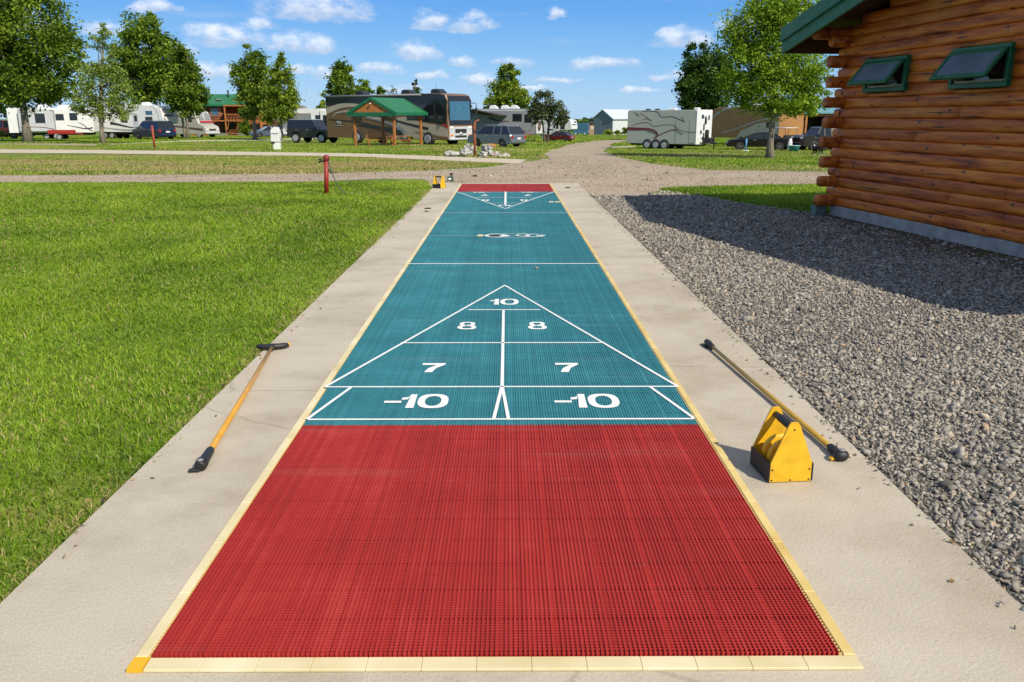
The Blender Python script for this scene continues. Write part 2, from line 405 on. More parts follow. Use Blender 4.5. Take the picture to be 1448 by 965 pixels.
# ------------------------------------------------------------------ ground sheets
G_LAWN = ground_mat('lawn_ground', [(.3, (.09, .16, .014)), (.5, (.16, .255, .02)), (.68, (.27, .33, .04))], .35, 9, .5, .5, 30, patch=((.30, .24, .07), .22, .56, (.5, 1.6, 1)))
G_ROAD = ground_mat('tan_gravel', [(.3, (.35, .28, .20)), (.55, (.48, .385, .285)), (.75, (.56, .465, .36))], .6, 26, .45, .6, 22)
G_PATH = ground_mat('pale_path', [(.3, (.5, .42, .3)), (.7, (.62, .54, .42))], 1.2, 20, .2, .2, 20)
G_BED = ground_mat('crushed_rock_bed', [(.3, (.13, .115, .1)), (.6, (.22, .2, .18))], 2.5, 55, .6, .9, 60)
G_SOIL = ground_mat('bare_soil', [(.3, (.085, .06, .04)), (.6, (.14, .1, .07))], 3, 40, .5, .8, 40)

def ground_obj():
    ys = list(np.arange(-60, 17, 7))+list(np.arange(17, 26, 1))+list(np.arange(30, 340, 10))+[400, 800, 1600]
    xs = [-1500, -400, -120, -60, -30, -10, 0, 10, 30, 60, 120, 400, 1500]
    mb = MB(); vs = [(x, y, T(y)) for y in ys for x in xs]; n = len(xs)
    fs = [(j*n+i, j*n+i+1, (j+1)*n+i+1, (j+1)*n+i) for j in range(len(ys)-1) for i in range(n-1)]
    mb.add(vs, fs, True); return mb.build('ground', G_LAWN, kind='structure')
ground_obj()
def sheet(name, poly, m, lift, kind='structure', label=None):
    bm = bmesh.new(); vs = [bm.verts.new((p[0], p[1], 0)) for p in poly]; f = bm.faces.new(vs)
    bmesh.ops.triangulate(bm, faces=[f])
    y0 = min(p[1] for p in poly); y1 = max(p[1] for p in poly)
    for y in list(np.arange(17, 26, 1))+list(np.arange(30, 340, 10)):
        if y0 < y < y1:
            bmesh.ops.bisect_plane(bm, geom=bm.verts[:]+bm.edges[:]+bm.faces[:], plane_co=(0, float(y), 0), plane_no=(0, 1, 0))
    for v in bm.verts: v.co.z = T(v.co.y)+lift
    bmesh.ops.recalc_face_normals(bm, faces=bm.faces)
    if sum(f.normal.z for f in bm.faces) < 0: bmesh.ops.reverse_faces(bm, faces=bm.faces)
    me = bpy.data.meshes.new(name); bm.to_mesh(me); bm.free(); me.materials.append(m)
    o = bpy.data.objects.new(name, me); COL.objects.link(o); return tag(o, label, kind=kind)
def wob(poly, step=1.2, amp=.10, seed=1):           # a ragged edge in place of ruled lines
    rr = random.Random(seed); out = []
    for i in range(len(poly)):
        a = Vector(poly[i][:2]); b = Vector(poly[(i+1) % len(poly)][:2]); l = (b-a).length; st = max(step, l/40)
        n = max(1, int(l/st)); nn = Vector((-(b-a).y, (b-a).x)).normalized() if l > 0 else Vector((0, 0))
        for k in range(n):
            p = a+(b-a)*(k/n)
            out.append(p+nn*(rr.uniform(-amp, amp) if k else 0))
    return out
PX = lambda l: [gnd(*p).to_2d() for p in l]
SX0, SX1, SY0, SY1 = -1.495, 1.505, -3.0, 18.35      # the concrete pad
ROAD = wob(PX([(-40, 248.6), (120, 248.5), (300, 247.5), (460, 246), (600, 242), (690, 237), (722, 232), (777, 224.5), (768, 217.5), (785, 213), (800, 206), (815, 203), (845, 199.3), (888, 197.3),
  (893, 199), (866, 204.5), (853, 214.5), (880, 224), (920, 232), (1000, 241), (1165, 243.5), (1480, 246), (1480, 263), (1165, 261.5), (1050, 263), (945, 267), (905, 278),
  (830, 276), (650, 268), (610, 268), (600, 254), (540, 253.5), (440, 257.5), (200, 258.5), (-40, 259.5)]), 1.0, .07)
sheet('gravel_road', ROAD, G_ROAD, .006)
P2 = wob(PX([(-30, 211.5), (130, 212.6), (260, 214), (440, 216.5), (520, 217.8), (660, 223), (745, 226.5), (735, 231.5), (722, 231.8), (660, 229), (520, 222.7), (440, 221), (260, 219.3), (130, 217.5), (-30, 216.8)]), 2, .04, 2)
sheet('footpath', P2, G_PATH, .012)
P3 = wob(PX([(150, 204.6), (260, 199.2), (330, 198), (420, 196.4), (460, 196), (460, 198.6), (420, 199.4), (260, 201.4), (150, 206)]), 3, .05, 3)
sheet('footpath', P3, G_PATH, .012)
P4 = wob(PX([(-30, 203.6), (60, 203.2), (150, 204.4), (128, 208.2), (60, 211.6), (-30, 211.4)]), 3, .1, 4)
sheet('driveway', P4, G_ROAD, .009)
sheet('footpath', wob(PX([(688, 210.6), (790, 212.2), (780, 214.3), (688, 212.4)]), 3, .05, 5), G_PATH, .012)
sheet('footpath', wob(PX([(790, 196.4), (850, 198), (848, 199.2), (790, 198)]), 6, .05, 6), G_PATH, .012)
sheet('footpath', wob(PX([(310, 192), (362, 196.3), (360, 197.5), (306, 193)]), 6, .05, 7), G_PATH, .013)
sheet('driveway', wob(PX([(866, 208), (898, 207), (898, 208.7), (860, 210)]), 6, .05, 8), G_PATH, .012)
CB = Vector((4.74, 12.45, 0)); CV = Vector((.132, -.991, 0)).normalized(); CN = Vector((-CV.y, CV.x, 0))   # cabin corner, along its wall, into it
BED = wob([(SX1-.05, -2), (SX1-.05, 16.4)]+[p for p in PX([(840, 277), (900, 279), (945, 272), (1000, 280), (1060, 291), (1120, 299), (1168, 304)])]+[(4.80, 12.3), (6.0, 3.5), (9, -2)], .6, .08, 9)
sheet('gravel_bed', BED, G_BED, .012)
sheet('soil_strip', wob([(4.2, 12.9), (4.85, 12.4), (5.9, 4.2), (5.0, 4.4), (4.55, 8.3), (4.25, 10.5)], .4, .1, 10), G_SOIL, .02)

# ------------------------------------------------------------------ concrete pad
def pad():
    m, nt, b = nodes('weathered_concrete'); L = nt.links.new
    tc = N(nt, 'ShaderNodeTexCoord'); O = tc.outputs['Object']
    n1 = N(nt, 'ShaderNodeTexNoise'); n1.inputs['Scale'].default_value = 1.6; n1.inputs['Detail'].default_value = 7; n1.inputs['Roughness'].default_value = .6; L(O, n1.inputs['Vector'])
    r1 = ramp(nt, [(.25, (.40, .34, .26)), (.45, (.50, .437, .35)), (.75, (.55, .487, .395))]); L(n1.outputs['Fac'], r1.inputs[0])
    mp = N(nt, 'ShaderNodeMapping'); mp.inputs['Scale'].default_value = (.8, 2.2, 1); L(O, mp.inputs[0])
    n2 = N(nt, 'ShaderNodeTexNoise'); n2.inputs['Scale'].default_value = 1.3; n2.inputs['Detail'].default_value = 5; L(mp.outputs[0], n2.inputs['Vector'])
    r2 = ramp(nt, [(.3, (.93, .925, .92)), (.65, (1, 1, 1))]); L(n2.outputs['Fac'], r2.inputs[0])
    mu = N(nt, 'ShaderNodeMix', data_type='RGBA', blend_type='MULTIPLY'); mu.inputs[0].default_value = .9; L(r1.outputs[0], mu.inputs[6]); L(r2.outputs[0], mu.inputs[7])
    n3 = N(nt, 'ShaderNodeTexNoise'); n3.inputs['Scale'].default_value = 160; n3.inputs['Detail'].default_value = 3; L(O, n3.inputs['Vector'])
    r3 = ramp(nt, [(.3, (.8, .8, .8)), (.6, (1, 1, 1))]); L(n3.outputs['Fac'], r3.inputs[0])
    m2 = N(nt, 'ShaderNodeMix', data_type='RGBA', blend_type='MULTIPLY'); m2.inputs[0].default_value = 1; L(mu.outputs[2], m2.inputs[6]); L(r3.outputs[0], m2.inputs[7])
    vo = N(nt, 'ShaderNodeTexVoronoi'); vo.inputs['Scale'].default_value = 7; L(O, vo.inputs['Vector'])         # scattered dark pits
    rv = ramp(nt, [(.018, (.25, .22, .18)), (.03, (1, 1, 1))]); L(vo.outputs['Distance'], rv.inputs[0])
    m3 = N(nt, 'ShaderNodeMix', data_type='RGBA', blend_type='MULTIPLY'); m3.inputs[0].default_value = .8; L(m2.outputs[2], m3.inputs[6]); L(rv.outputs[0], m3.inputs[7])
    n6 = N(nt, 'ShaderNodeTexNoise'); n6.inputs['Scale'].default_value = .55; n6.inputs['Detail'].default_value = 9; n6.inputs['Roughness'].default_value = .72; L(O, n6.inputs['Vector'])
    r6 = ramp(nt, [(.36, (.80, .775, .74)), (.5, (1, 1, 1)), (.68, (1.06, 1.06, 1.05))]); L(n6.outputs['Fac'], r6.inputs[0])     # broad weathering stains
    m6 = N(nt, 'ShaderNodeMix', data_type='RGBA', blend_type='MULTIPLY'); m6.inputs[0].default_value = 1; L(m3.outputs[2], m6.inputs[6]); L(r6.outputs[0], m6.inputs[7])
    nw_ = N(nt, 'ShaderNodeTexNoise'); nw_.inputs['Scale'].default_value = 3; nw_.inputs['Detail'].default_value = 5; L(O, nw_.inputs['Vector'])
    mw_ = N(nt, 'ShaderNodeMix', data_type='RGBA'); mw_.inputs[0].default_value = .12; L(O, mw_.inputs[6]); L(nw_.outputs['Color'], mw_.inputs[7])
    vc = N(nt, 'ShaderNodeTexVoronoi', feature='DISTANCE_TO_EDGE'); vc.inputs['Scale'].default_value = .42; L(mw_.outputs[2], vc.inputs['Vector'])
    rc_ = ramp(nt, [(.0, (.55, .52, .48)), (.0035, (1, 1, 1))]); L(vc.outputs['Distance'], rc_.inputs[0])                          # hairline cracks
    m7 = N(nt, 'ShaderNodeMix', data_type='RGBA', blend_type='MULTIPLY'); m7.inputs[0].default_value = .5; L(m6.outputs[2], m7.inputs[6]); L(rc_.outputs[0], m7.inputs[7])
    L(m7.outputs[2], b.inputs['Base Color']); b.inputs['Roughness'].default_value = .88; b.inputs['Specular IOR Level'].default_value = .25
    n4 = N(nt, 'ShaderNodeTexNoise'); n4.inputs['Scale'].default_value = 70; n4.inputs['Detail'].default_value = 8; L(O, n4.inputs['Vector'])
    bp = N(nt, 'ShaderNodeBump'); bp.inputs['Strength'].default_value = .35; bp.inputs['Distance'].default_value = .006; L(n4.outputs['Fac'], bp.inputs['Height']); L(bp.outputs[0], b.inputs['Normal'])
    mb = MB(); cuts = [SY0, 7.94, 13.1, SY1]
    for a, c in zip(cuts, cuts[1:]):
        mb.box(((SX0+SX1)/2, (a+c)/2, -.10), (SX1-SX0, c-a-.008, .20), bev=.008)
    mb.build('concrete_pavement', m, kind='structure')
pad()

# ------------------------------------------------------------------ the court
LX0, LX1, LY0, LY1 = -.977, .915, 1.895, 17.95
IX0, IX1, IY0, IY1 = LX0+.044, LX1-.044, LY0+.053, LY1-.06
YR0, YR1 = 3.655, 16.0
def plastic(name, c, k):
    m, nt, b = nodes(name); L = nt.links.new
    tc = N(nt, 'ShaderNodeTexCoord'); O = tc.outputs['Object']
    sp = N(nt, 'ShaderNodeSeparateXYZ'); L(O, sp.inputs[0])
    fl = N(nt, 'ShaderNodeMath', operation='FLOOR'); ml = N(nt, 'ShaderNodeMath', operation='MULTIPLY'); ml.inputs[1].default_value = 1/.01524; L(sp.outputs[0], ml.inputs[0]); L(ml.outputs[0], fl.inputs[0])
    wn = N(nt, 'ShaderNodeTexWhiteNoise', noise_dimensions='1D'); L(fl.outputs[0], wn.inputs['W'])
    n1 = N(nt, 'ShaderNodeTexNoise'); n1.inputs['Scale'].default_value = 2.2; n1.inputs['Detail'].default_value = 6; n1.inputs['Roughness'].default_value = .65; L(O, n1.inputs['Vector'])
    sm = N(nt, 'ShaderNodeMath', operation='MULTIPLY_ADD'); sm.inputs[1].default_value = .22; L(wn.outputs['Value'], sm.inputs[0]); L(n1.outputs['Fac'], sm.inputs[2])
    r = ramp(nt, [(.3, [x*.74 for x in c]), (.65, c), (1.0, k)]); L(sm.outputs[0], r.inputs[0])
    # dusty streaks lying across the lane
    mp = N(nt, 'ShaderNodeMapping'); mp.inputs['Scale'].default_value = (.7, 5, 1); L(O, mp.inputs[0])
    n2 = N(nt, 'ShaderNodeTexNoise'); n2.inputs['Scale'].default_value = 1.1; n2.inputs['Detail'].default_value = 6; L(mp.outputs[0], n2.inputs['Vector'])
    rd = ramp(nt, [(.58, (0, 0, 0)), (.85, (.12, .12, .12))]); L(n2.outputs['Fac'], rd.inputs[0])
    mx = N(nt, 'ShaderNodeMix', data_type='RGBA'); L(rd.outputs[0], mx.inputs[0]); L(r.outputs[0], mx.inputs[6]); mx.inputs[7].default_value = (.42, .40, .36, 1)
    L(mx.outputs[2], b.inputs['Base Color']); b.inputs['Roughness'].default_value = .65; b.inputs['Specular IOR Level'].default_value = .25
    return m
M_RED = plastic('red_court_tile', (.37, .026, .021), (.47, .055, .045))
M_TEAL = plastic('teal_court_tile', (.036, .20, .245), (.06, .285, .33))
M_LINE = mat('white_court_paint', (.78, .78, .76), .6, var=.06, vs=12, bump=.2, bs=90)
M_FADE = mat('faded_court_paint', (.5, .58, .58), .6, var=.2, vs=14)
M_EDGE = mat('cream_edge_strip', (.66, .54, .27), .6, var=.14, vs=3.5, c2=(.76, .67, .44))
M_EDGEY = mat('yellowed_edge_strip', (.66, .45, .12), .55, var=.15, vs=4, c2=(.74, .58, .25))
M_CORNER = mat('yellow_corner_piece', (.75, .42, .012), .5, var=.08)
court = thing('shuffleboard_court', 'long teal and red tiled shuffleboard lane with white scoring triangles on concrete pad', 'game court', ((LX0+LX1)/2, LY0, 0))
OFF = Vector((-(LX0+LX1)/2, -LY0, 0))
def tiles(name, y0, y1, m):
    mb = MB(); p = .0127
    nx = int(round((IX1-IX0)/p)); px_ = (IX1-IX0)/nx
    bb = lambda x0, x1, ya, yb, z0, z1: mb.box(((x0+x1)/2+OFF.x, (ya+yb)/2+OFF.y, (z0+z1)/2), (x1-x0, yb-ya, z1-z0))
    bb(IX0, IX1, y0, y1, .001, .0035)
    for i in range(nx+1):
        x = IX0+i*px_; seam = i % 12 == 0
        wd = .0014 if seam else .0028
        bb(max(IX0, x-wd), min(IX1, x+wd), y0, y1, .0036, .0168 if seam else .0190+RNG.uniform(-.0004, .0004))
    ny = int((y1-y0)/p)
    for j in range(ny):
        y = y0+(j+.5)*p; seam = j % 12 == 0
        wd = .0016 if seam else .0026
        bb(IX0, IX1, y-wd, y+wd, .0037, .0158 if seam else .0172+RNG.uniform(-.0004, .0004))
    return mb.build(name, m, court)
tiles('red_standing_area', IY0, YR0, M_RED); tiles('teal_playing_area', YR0, YR1, M_TEAL); tiles('red_standing_area', YR1, IY1, M_RED)
def strip_wedge(x0, x1, y0, y1, m, name, cuts_x=0, cuts_y=0):
    mb = MB()
    if cuts_x:
        xs = np.linspace(x0, x1, cuts_x+1)
        for a, b_ in zip(xs, xs[1:]): mb.box(((a+b_)/2+OFF.x, (y0+y1)/2+OFF.y, .0055), (b_-a-.0005, y1-y0, .009), bev=.0015)
    else:
        ys = np.linspace(y0, y1, cuts_y+1)
        for a, b_ in zip(ys, ys[1:]): mb.box(((x0+x1)/2+OFF.x, (a+b_)/2+OFF.y, .0065), (x1-x0, b_-a-.0005, .011), bev=.002)
    return mb.build(name, m, court)
strip_wedge(IX0-.002, LX1, LY0, IY0-.002, M_EDGE, 'edge_strip', cuts_x=13)
strip_wedge(IX0-.002, LX1, IY1+.004, LY1, M_EDGE, 'edge_strip', cuts_x=6)
strip_wedge(LX0, IX0-.012, IY0, LY1, M_EDGE, 'edge_strip', cuts_y=52)
strip_wedge(IX1+.012, LX1, IY0, IY1, M_EDGEY, 'edge_strip', cuts_y=52)
mb = MB()                                                  # the row of small loops where strips clip to tiles
for i in range(1050):
    mb.box((IX0-.006+OFF.x, IY0+.008+i*.01524+OFF.y, .005), (.011, .007, .008)); mb.box((IX1+.006+OFF.x, IY0+.008+i*.01524+OFF.y, .005), (.011, .007, .008))
mb.build('clip_loops', M_EDGEY, court)
MB().slab([(LX0+OFF.x, LY0+OFF.y, .001), (IX0-.004+OFF.x, LY0+OFF.y, .001), (IX0-.004+OFF.x, IY0-.002+OFF.y, .001), (LX0+OFF.x, IY0-.002+OFF.y, .001)], (0, 0, .011)).build('corner_piece', M_CORNER, court)
ZL = .0203
def line2(name, segs, wd=.0165, m=None, z=ZL):
    mb = MB()
    for k, (a, b_) in enumerate(segs):
        a = Vector((a[0], a[1], 0)); b_ = Vector((b_[0], b_[1], 0)); d = (b_-a).normalized(); n = Vector((-d.y, d.x, 0))*wd/2
        mb.slab([v+OFF+Vector((0, 0, z+.0002*k)) for v in (a-n, b_-n, b_+n, a+n)], (0, 0, .0006))
    return mb.build(name, m or M_LINE, court)
CXL = -.028
line2('scoring_triangle', [((-.947, 4.215), (.886, 4.213)), ((-.947, 4.215), (-.020, 6.95)), ((.886, 4.213), (-.024, 6.955))])
line2('zone_line', [((-.66, 5.10), (.585, 5.10))]); line2('zone_line', [((-.285, 6.03), (.24, 6.03))])
line2('zone_line', [((CXL, 4.21), (CXL, 6.03))], .018)
line2('penalty_zone_outline', [((-.925, 3.725), (.865, 3.725)), ((-.811, 4.205), (-.93, 3.73)), ((.741, 4.205), (.868, 3.73)), ((-.03, 4.2), (-.064, 3.73)), ((-.026, 4.2), (.004, 3.73))])
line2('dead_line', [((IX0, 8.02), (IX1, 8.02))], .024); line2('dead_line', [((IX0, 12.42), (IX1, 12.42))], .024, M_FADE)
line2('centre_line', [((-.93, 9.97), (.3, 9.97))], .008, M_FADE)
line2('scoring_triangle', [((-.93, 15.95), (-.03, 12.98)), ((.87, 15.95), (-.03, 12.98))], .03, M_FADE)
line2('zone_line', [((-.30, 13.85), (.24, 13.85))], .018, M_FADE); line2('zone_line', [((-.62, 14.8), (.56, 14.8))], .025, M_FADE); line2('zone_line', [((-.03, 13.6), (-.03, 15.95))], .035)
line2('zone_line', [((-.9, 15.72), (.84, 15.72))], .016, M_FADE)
# numerals, drawn as broad grotesque figures
def ringpoly(cx, cy, rx, ry, tx, ty, e=2.6, n=28):
    f = lambda c, p: math.copysign(abs(c)**(2/p), c)
    o = [(cx+rx*f(math.cos(t), e), cy+ry*f(math.sin(t), e)) for t in [2*PI*i/n for i in range(n)]]
    i_ = [(cx+(rx-tx)*f(math.cos(t), 2.2), cy+(ry-ty)*f(math.sin(t), 2.2)) for t in [2*PI*i/n for i in range(n)]]
    return [[o[k], o[(k+1) % n], i_[(k+1) % n], i_[k]] for k in range(n)]
def glyph(ch):                                            # unit height, returns polygons and width
    if ch == '0': return ringpoly(.5, .5, .5, .52, .235, .15), 1.0
    if ch == '8': return ringpoly(.44, .74, .37, .27, .19, .115)+ringpoly(.44, .265, .44, .285, .21, .125), .88
    if ch == '7': return [[(0, 1), (.86, 1), (.86, .84), (.83, .80), (0, .80)], [(.56, .80), (.83, .80), (.55, .45), (.44, 0), (.15, 0), (.26, .42)]], .86
    if ch == '1': return [[(.20, 0), (.47, 0), (.47, 1), (.27, 1)], [(.20, .62), (.20, .79), (.0, .74), (0, .58)], [(.20, .79), (.20, .62), (.27, 1), (.27, 1)]], .47
    return [[(0, .37), (.56, .37), (.56, .51), (0, .51)]], .52
def numeral(s, cx, cy, h, wtot, turn=False):
    polys = []; x = 0
    for ch in s:
        g, wd = glyph(ch); polys += [[(px+x, py) for px, py in p] for p in g]; x += wd+(.02 if ch == '-' else .07)
    x -= .07; kx = wtot/x; mb = MB()
    for k, p in enumerate(polys):
        q = []
        for a, b_ in p:
            u, v = (a-x/2)*kx, (b_-.5)*h
            if turn: u, v = -u, -v
            q.append((cx+u+OFF.x, cy+v+OFF.y, ZL+.0003+.00002*(k % 3)))
        q2 = [v for i, v in enumerate(q) if i == 0 or (Vector(v)-Vector(q[i-1])).length > 1e-5]
        mb.slab(q2, (0, 0, .0006))
    return mb.build('numeral', M_LINE, court)
numeral('10', -.022, 6.30, .20, .215); numeral('8', -.27, 5.545, .20, .125); numeral('8', .20, 5.545, .20, .125)
numeral('7', -.416, 4.56, .175, .13); numeral('7', .335, 4.56, .175, .13)
numeral('-10', -.449, 3.985, .205, .315); numeral('-10', .391, 3.985, .205, .32)
numeral('10', -.03, 13.45, .16, .22, True); numeral('8', -.36, 14.3, .26, .13, True); numeral('8', .28, 14.3, .26, .13, True)
numeral('7', -.40, 15.25, .26, .13, True); numeral('7', .36, 15.25, .26, .13, True)
numeral('-10', -.47, 15.83, .12, .32, True); numeral('-10', .42, 15.83, .12, .32, True)
# the oval emblem at mid-court
def emblem():
    mb = MB(); z = ZL+.0012
    def ell(cx, cy, rx, ry, t, n=40):
        o = [(cx+rx*math.cos(2*PI*i/n)+OFF.x, cy+ry*math.sin(2*PI*i/n)+OFF.y, z) for i in range(n)]
        i_ = [(cx+(rx-t)*math.cos(2*PI*i/n)+OFF.x, cy+(ry-t)*math.sin(2*PI*i/n)+OFF.y, z) for i in range(n)]
        for k in range(n): mb.slab([o[k], o[(k+1) % n], i_[(k+1) % n], i_[k]], (0, 0, .0006))
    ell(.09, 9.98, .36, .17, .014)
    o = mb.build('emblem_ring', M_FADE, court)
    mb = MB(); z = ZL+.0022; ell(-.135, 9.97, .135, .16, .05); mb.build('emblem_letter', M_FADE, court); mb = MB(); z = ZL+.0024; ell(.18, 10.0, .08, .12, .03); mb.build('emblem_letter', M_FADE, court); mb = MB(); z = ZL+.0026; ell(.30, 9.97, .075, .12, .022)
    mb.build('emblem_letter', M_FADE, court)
    n = 20
    for cx, rx in ((-.03, .06), (.40, .03), (.235, .03)): mb = MB(); mb.slab([(cx+rx*math.cos(2*PI*i/n)+OFF.x, 9.93+.05*math.sin(2*PI*i/n)+OFF.y, z+.0007) for i in range(n)], (0, 0, .0006)).build('emblem_dot', M_LINE, court)
    mb = MB(); mb.slab([(-.125+.09*math.cos(2*PI*i/n)+OFF.x, 9.97+.11*math.sin(2*PI*i/n)+OFF.y, ZL+.0016) for i in range(n)], (0, 0, .0004)); mb.build('emblem_dark_disc', MT['black'], court)
    mb = MB(); mb.slab([(-.315+.04*math.cos(2*PI*i/n)+OFF.x, 9.98+.085*math.sin(2*PI*i/n)+OFF.y, ZL+.0018) for i in range(n)], (0, 0, .0004)); mb.build('emblem_tan_dot', M_EDGE, court)
emblem()
for cx in (.72, .82): MB().slab([(cx-.04+OFF.x, 13.95+OFF.y, ZL), (cx+.04+OFF.x, 13.95+OFF.y, ZL), (cx+.042+OFF.x, 14.13+OFF.y, ZL), (cx-.035+OFF.x, 14.12+OFF.y, ZL)], (0, 0, .0012)).build('cream_patch', M_EDGE, court)
# ------------------------------------------------------------------ log cabin
CAB = thing('log_cabin', 'orange log cabin with green roof trim and two propped open windows beside the gravel', 'cabin', CB, math.atan2(CV.y, CV.x))
M_LOG = wood_mat('stained_log', (.27, .040, .002), (.76, .165, .006), (.92, .31, .02), (1.1, 9, 13), .55, True, .04)
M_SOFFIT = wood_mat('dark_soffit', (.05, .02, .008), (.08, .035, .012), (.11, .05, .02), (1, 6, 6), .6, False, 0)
M_FOUND = mat('cabin_footing_concrete', (.36, .335, .30), .9, var=.22, vs=7, bump=.3, bs=50)
CL, CD, ZF, HC = 7.7, 6.0, .13, .1355
KR, ZE = .22, 2.26
OV = .75; OVS = .60
Cinv = Matrix.Rotation(-math.atan2(CV.y, CV.x), 3, 'Z')
def wallpt(px, py, yl=-.06):                      # where a direction meets the long wall, in cabin coordinates
    d = Cinv @ ray(px, py); o = Cinv @ (EYE-CB); t = (yl-o.y)/d.y
    p = o+d*t; return p.x, p.z
WINS = []
for q in ([(1230, 84), (1288.5, 78.5), (1282, 129), (1224, 131)], [(1352, 69), (1437, 60.5), (1429, 122), (1346, 127)]):
    w_ = [wallpt(*p) for p in q]
    x0 = (w_[0][0]+w_[3][0])/2; x1 = (w_[1][0]+w_[2][0])/2; z1 = (w_[0][1]+w_[1][1])/2; z0 = (w_[2][1]+w_[3][1])/2
    WINS.append((x0, x1, z0, z1)); print('WIN', [round(v, 3) for v in WINS[-1]], w_)
logv, logf, logt = [], [], []
def log_seg(out, xa, xb, z, h, place, tone, rr, bul=.064):
    """one log course between xa and xb; place() maps (along, outward, up) to cabin space"""
    n = max(2, int((xb-xa)/.22)+1); prof = [(.09, .001), (-bul+.016, .001), (-bul+.005, .12*h), (-bul, .32*h), (-bul+.001, .68*h), (-bul+.007, .88*h), (-bul+.018, h-.001), (.09, h-.001)]
    b = len(out[0]); k = len(prof)
    for i in range(n):
        x = xa+(xb-xa)*i/(n-1); j = rr.uniform(-.007, .007); jz = rr.uniform(-.007, .007)
        for (o, zz) in prof: out[0].append(place(x, o+(j if o < 0 else 0), z+zz+(jz if .1*h < zz < .9*h else 0)))
    for i in range(n-1):
        for q in range(k):
            r = (q+1) % k; out[1].append((b+i*k+q, b+i*k+r, b+(i+1)*k+r, b+(i+1)*k+q)); out[2].append(tone)
    for e, i in ((0, 0), (1, n-1)):
        c = len(out[0]); 
        pts = [out[0][b+i*k+q] for q in range(k)]
        cen = tuple(sum(p[a] for p in pts)/k for a in range(3)); out[0].append(cen)
        for q in range(0, k, 2):
            out[1].append((c, b+i*k+q, b+i*k+q+1, b+i*k+(q+2) % k)); out[2].append(tone*.6)
def stub(out, p0, dirn, ln, ry, rz, tone, rr):
    """round log end sticking out past the corner"""
    d = Vector(dirn); s = Vector((-d.y, d.x, 0)); n = 14; b = len(out[0]); j = rr.uniform(.93, 1.07)
    for t, k in ((0, 1), (ln-.015, 1), (ln, .9)):
        for i in range(n):
            a = 2*PI*i/n; c_, s_ = math.cos(a), math.sin(a)
            f = lambda c: math.copysign(abs(c)**.75, c)
            out[0].append(tuple(Vector(p0)+d*t+s*f(c_)*ry*k*j+Vector((0, 0, f(s_)*rz*k*j))))
    for q in range(2):
        for i in range(n): out[1].append((b+q*n+i, b+q*n+(i+1) % n, b+(q+1)*n+(i+1) % n, b+(q+1)*n+i)); out[2].append(tone)
    c = len(out[0]); out[0].append(tuple(Vector(p0)+d*(ln+.002)))
    for i in range(0, n, 2): out[1].append((c, b+2*n+i, b+2*n+i+1, b+2*n+(i+2) % n)); out[2].append(tone*.85)
def log_wall(side):
    rr = random.Random(hash(side) % 97 if False else {'a': 3, 'b': 5, 'c': 7, 'd': 9}[side]); out = ([], [], [])
    if side == 'a': place = lambda x, o, z: (x, o, z); ln = CL
    elif side == 'c': place = lambda x, o, z: (x, CD-o, z); ln = CL
    elif side == 'b': place = lambda x, o, z: (o, x, z); ln = CD
    else: place = lambda x, o, z: (CL-o, x, z); ln = CD
    nco = 17 if side in 'bd' else 28
    for k in range(nco):
        z = ZF+k*HC+(0 if side in 'ac' else HC/2)*1.0
        xa, xb = 0, ln
        if side in 'ac':
            lim = lambda x: ZE+.19+KR*(min(x, CL-x)+OV)-.06
            zt = z+HC
            if zt > lim(0):
                x_ = (zt-ZE-.13)/KR-OV
                if x_ > CL/2-.3: break
                xa, xb = max(0, x_-.25), min(CL, CL-x_+.25)
        segs = [(xa, xb)]
        if side == 'a':
            for (w0, w1, z0, z1) in WINS:
                if z+HC > z0 and z < z1:
                    ns = []
                    for (p, q) in segs:
                        if q < w0 or p > w1: ns.append((p, q))
                        else:
                            if w0+.05-p > .05: ns.append((p, w0+.05))
                            if q-w1+.05 > .05: ns.append((w1-.05, q))
                    segs = ns
                    if z0 > z+.012 and z0 < z+HC: log_seg(out, w0+.052, w1-.052, z, z0-z-.002, place, rr.uniform(.4, 1), rr, .055)
                    if z1 < z+HC-.012 and z1 > z: log_seg(out, w0+.052, w1-.052, z1+.002, z+HC-z1-.002, place, rr.uniform(.4, 1), rr, .055)
        for (p, q) in segs:
            while q-p > .02:
                l = rr.choice((1.9, 2.7, 3.6, 4.4)); e = p+l if q-p-l > .8 else q
                log_seg(out, p, e-(.003 if e < q else 0), z, HC, place, rr.uniform(.25, 1), rr, rr.uniform(.052, .068)); p = e
    # corner ends
    if side == 'a':
        for k in range(18):
            z = ZF+k*HC+HC*.5
            if z > 2.50: break
            if k % 2 == 0:
                stub(out, (.085, .1, z+HC*.05), (0, -1, 0), .1+rr.uniform(.26, .33), .082, HC*.58, rr.uniform(.15, .6), rr)
            else:
                stub(out, (.05, .01, z), (-1, 0, 0), .05+rr.uniform(.10, .16), .075, HC*.46, rr.uniform(.5, 1), rr)
    o = np_mesh('log_wall', out[0], [f if len(f) == 4 else f for f in out[1]], M_LOG, CAB, out[2])
    bm = bmesh.new(); bm.from_mesh(o.data); bmesh.ops.recalc_face_normals(bm, faces=bm.faces); bm.to_mesh(o.data); bm.free()
    return o
for s_ in 'abcd': log_wall(s_)
mb = MB()
for (c, sz) in (((CL/2, .03, -.03), (CL-.04, .16, .318)), ((CL/2, CD-.03, -.03), (CL-.04, .16, .318))): mb.box(c, sz, bev=.01)
for (c, sz) in (((.03, CD/2, -.03), (.16, CD-.3, .30)), ((CL-.03, CD/2, -.03), (.16, CD-.3, .30))): mb.box(c, sz, bev=.01)
mb.build('foundation', M_FOUND, CAB)
mb = MB(); mb.box((.02, -.23, -.0), (.16, .16, .25), bev=.01); mb.build('pier_block', mat('grey_green_block', (.12, .18, .165), .85, var=.15), CAB)
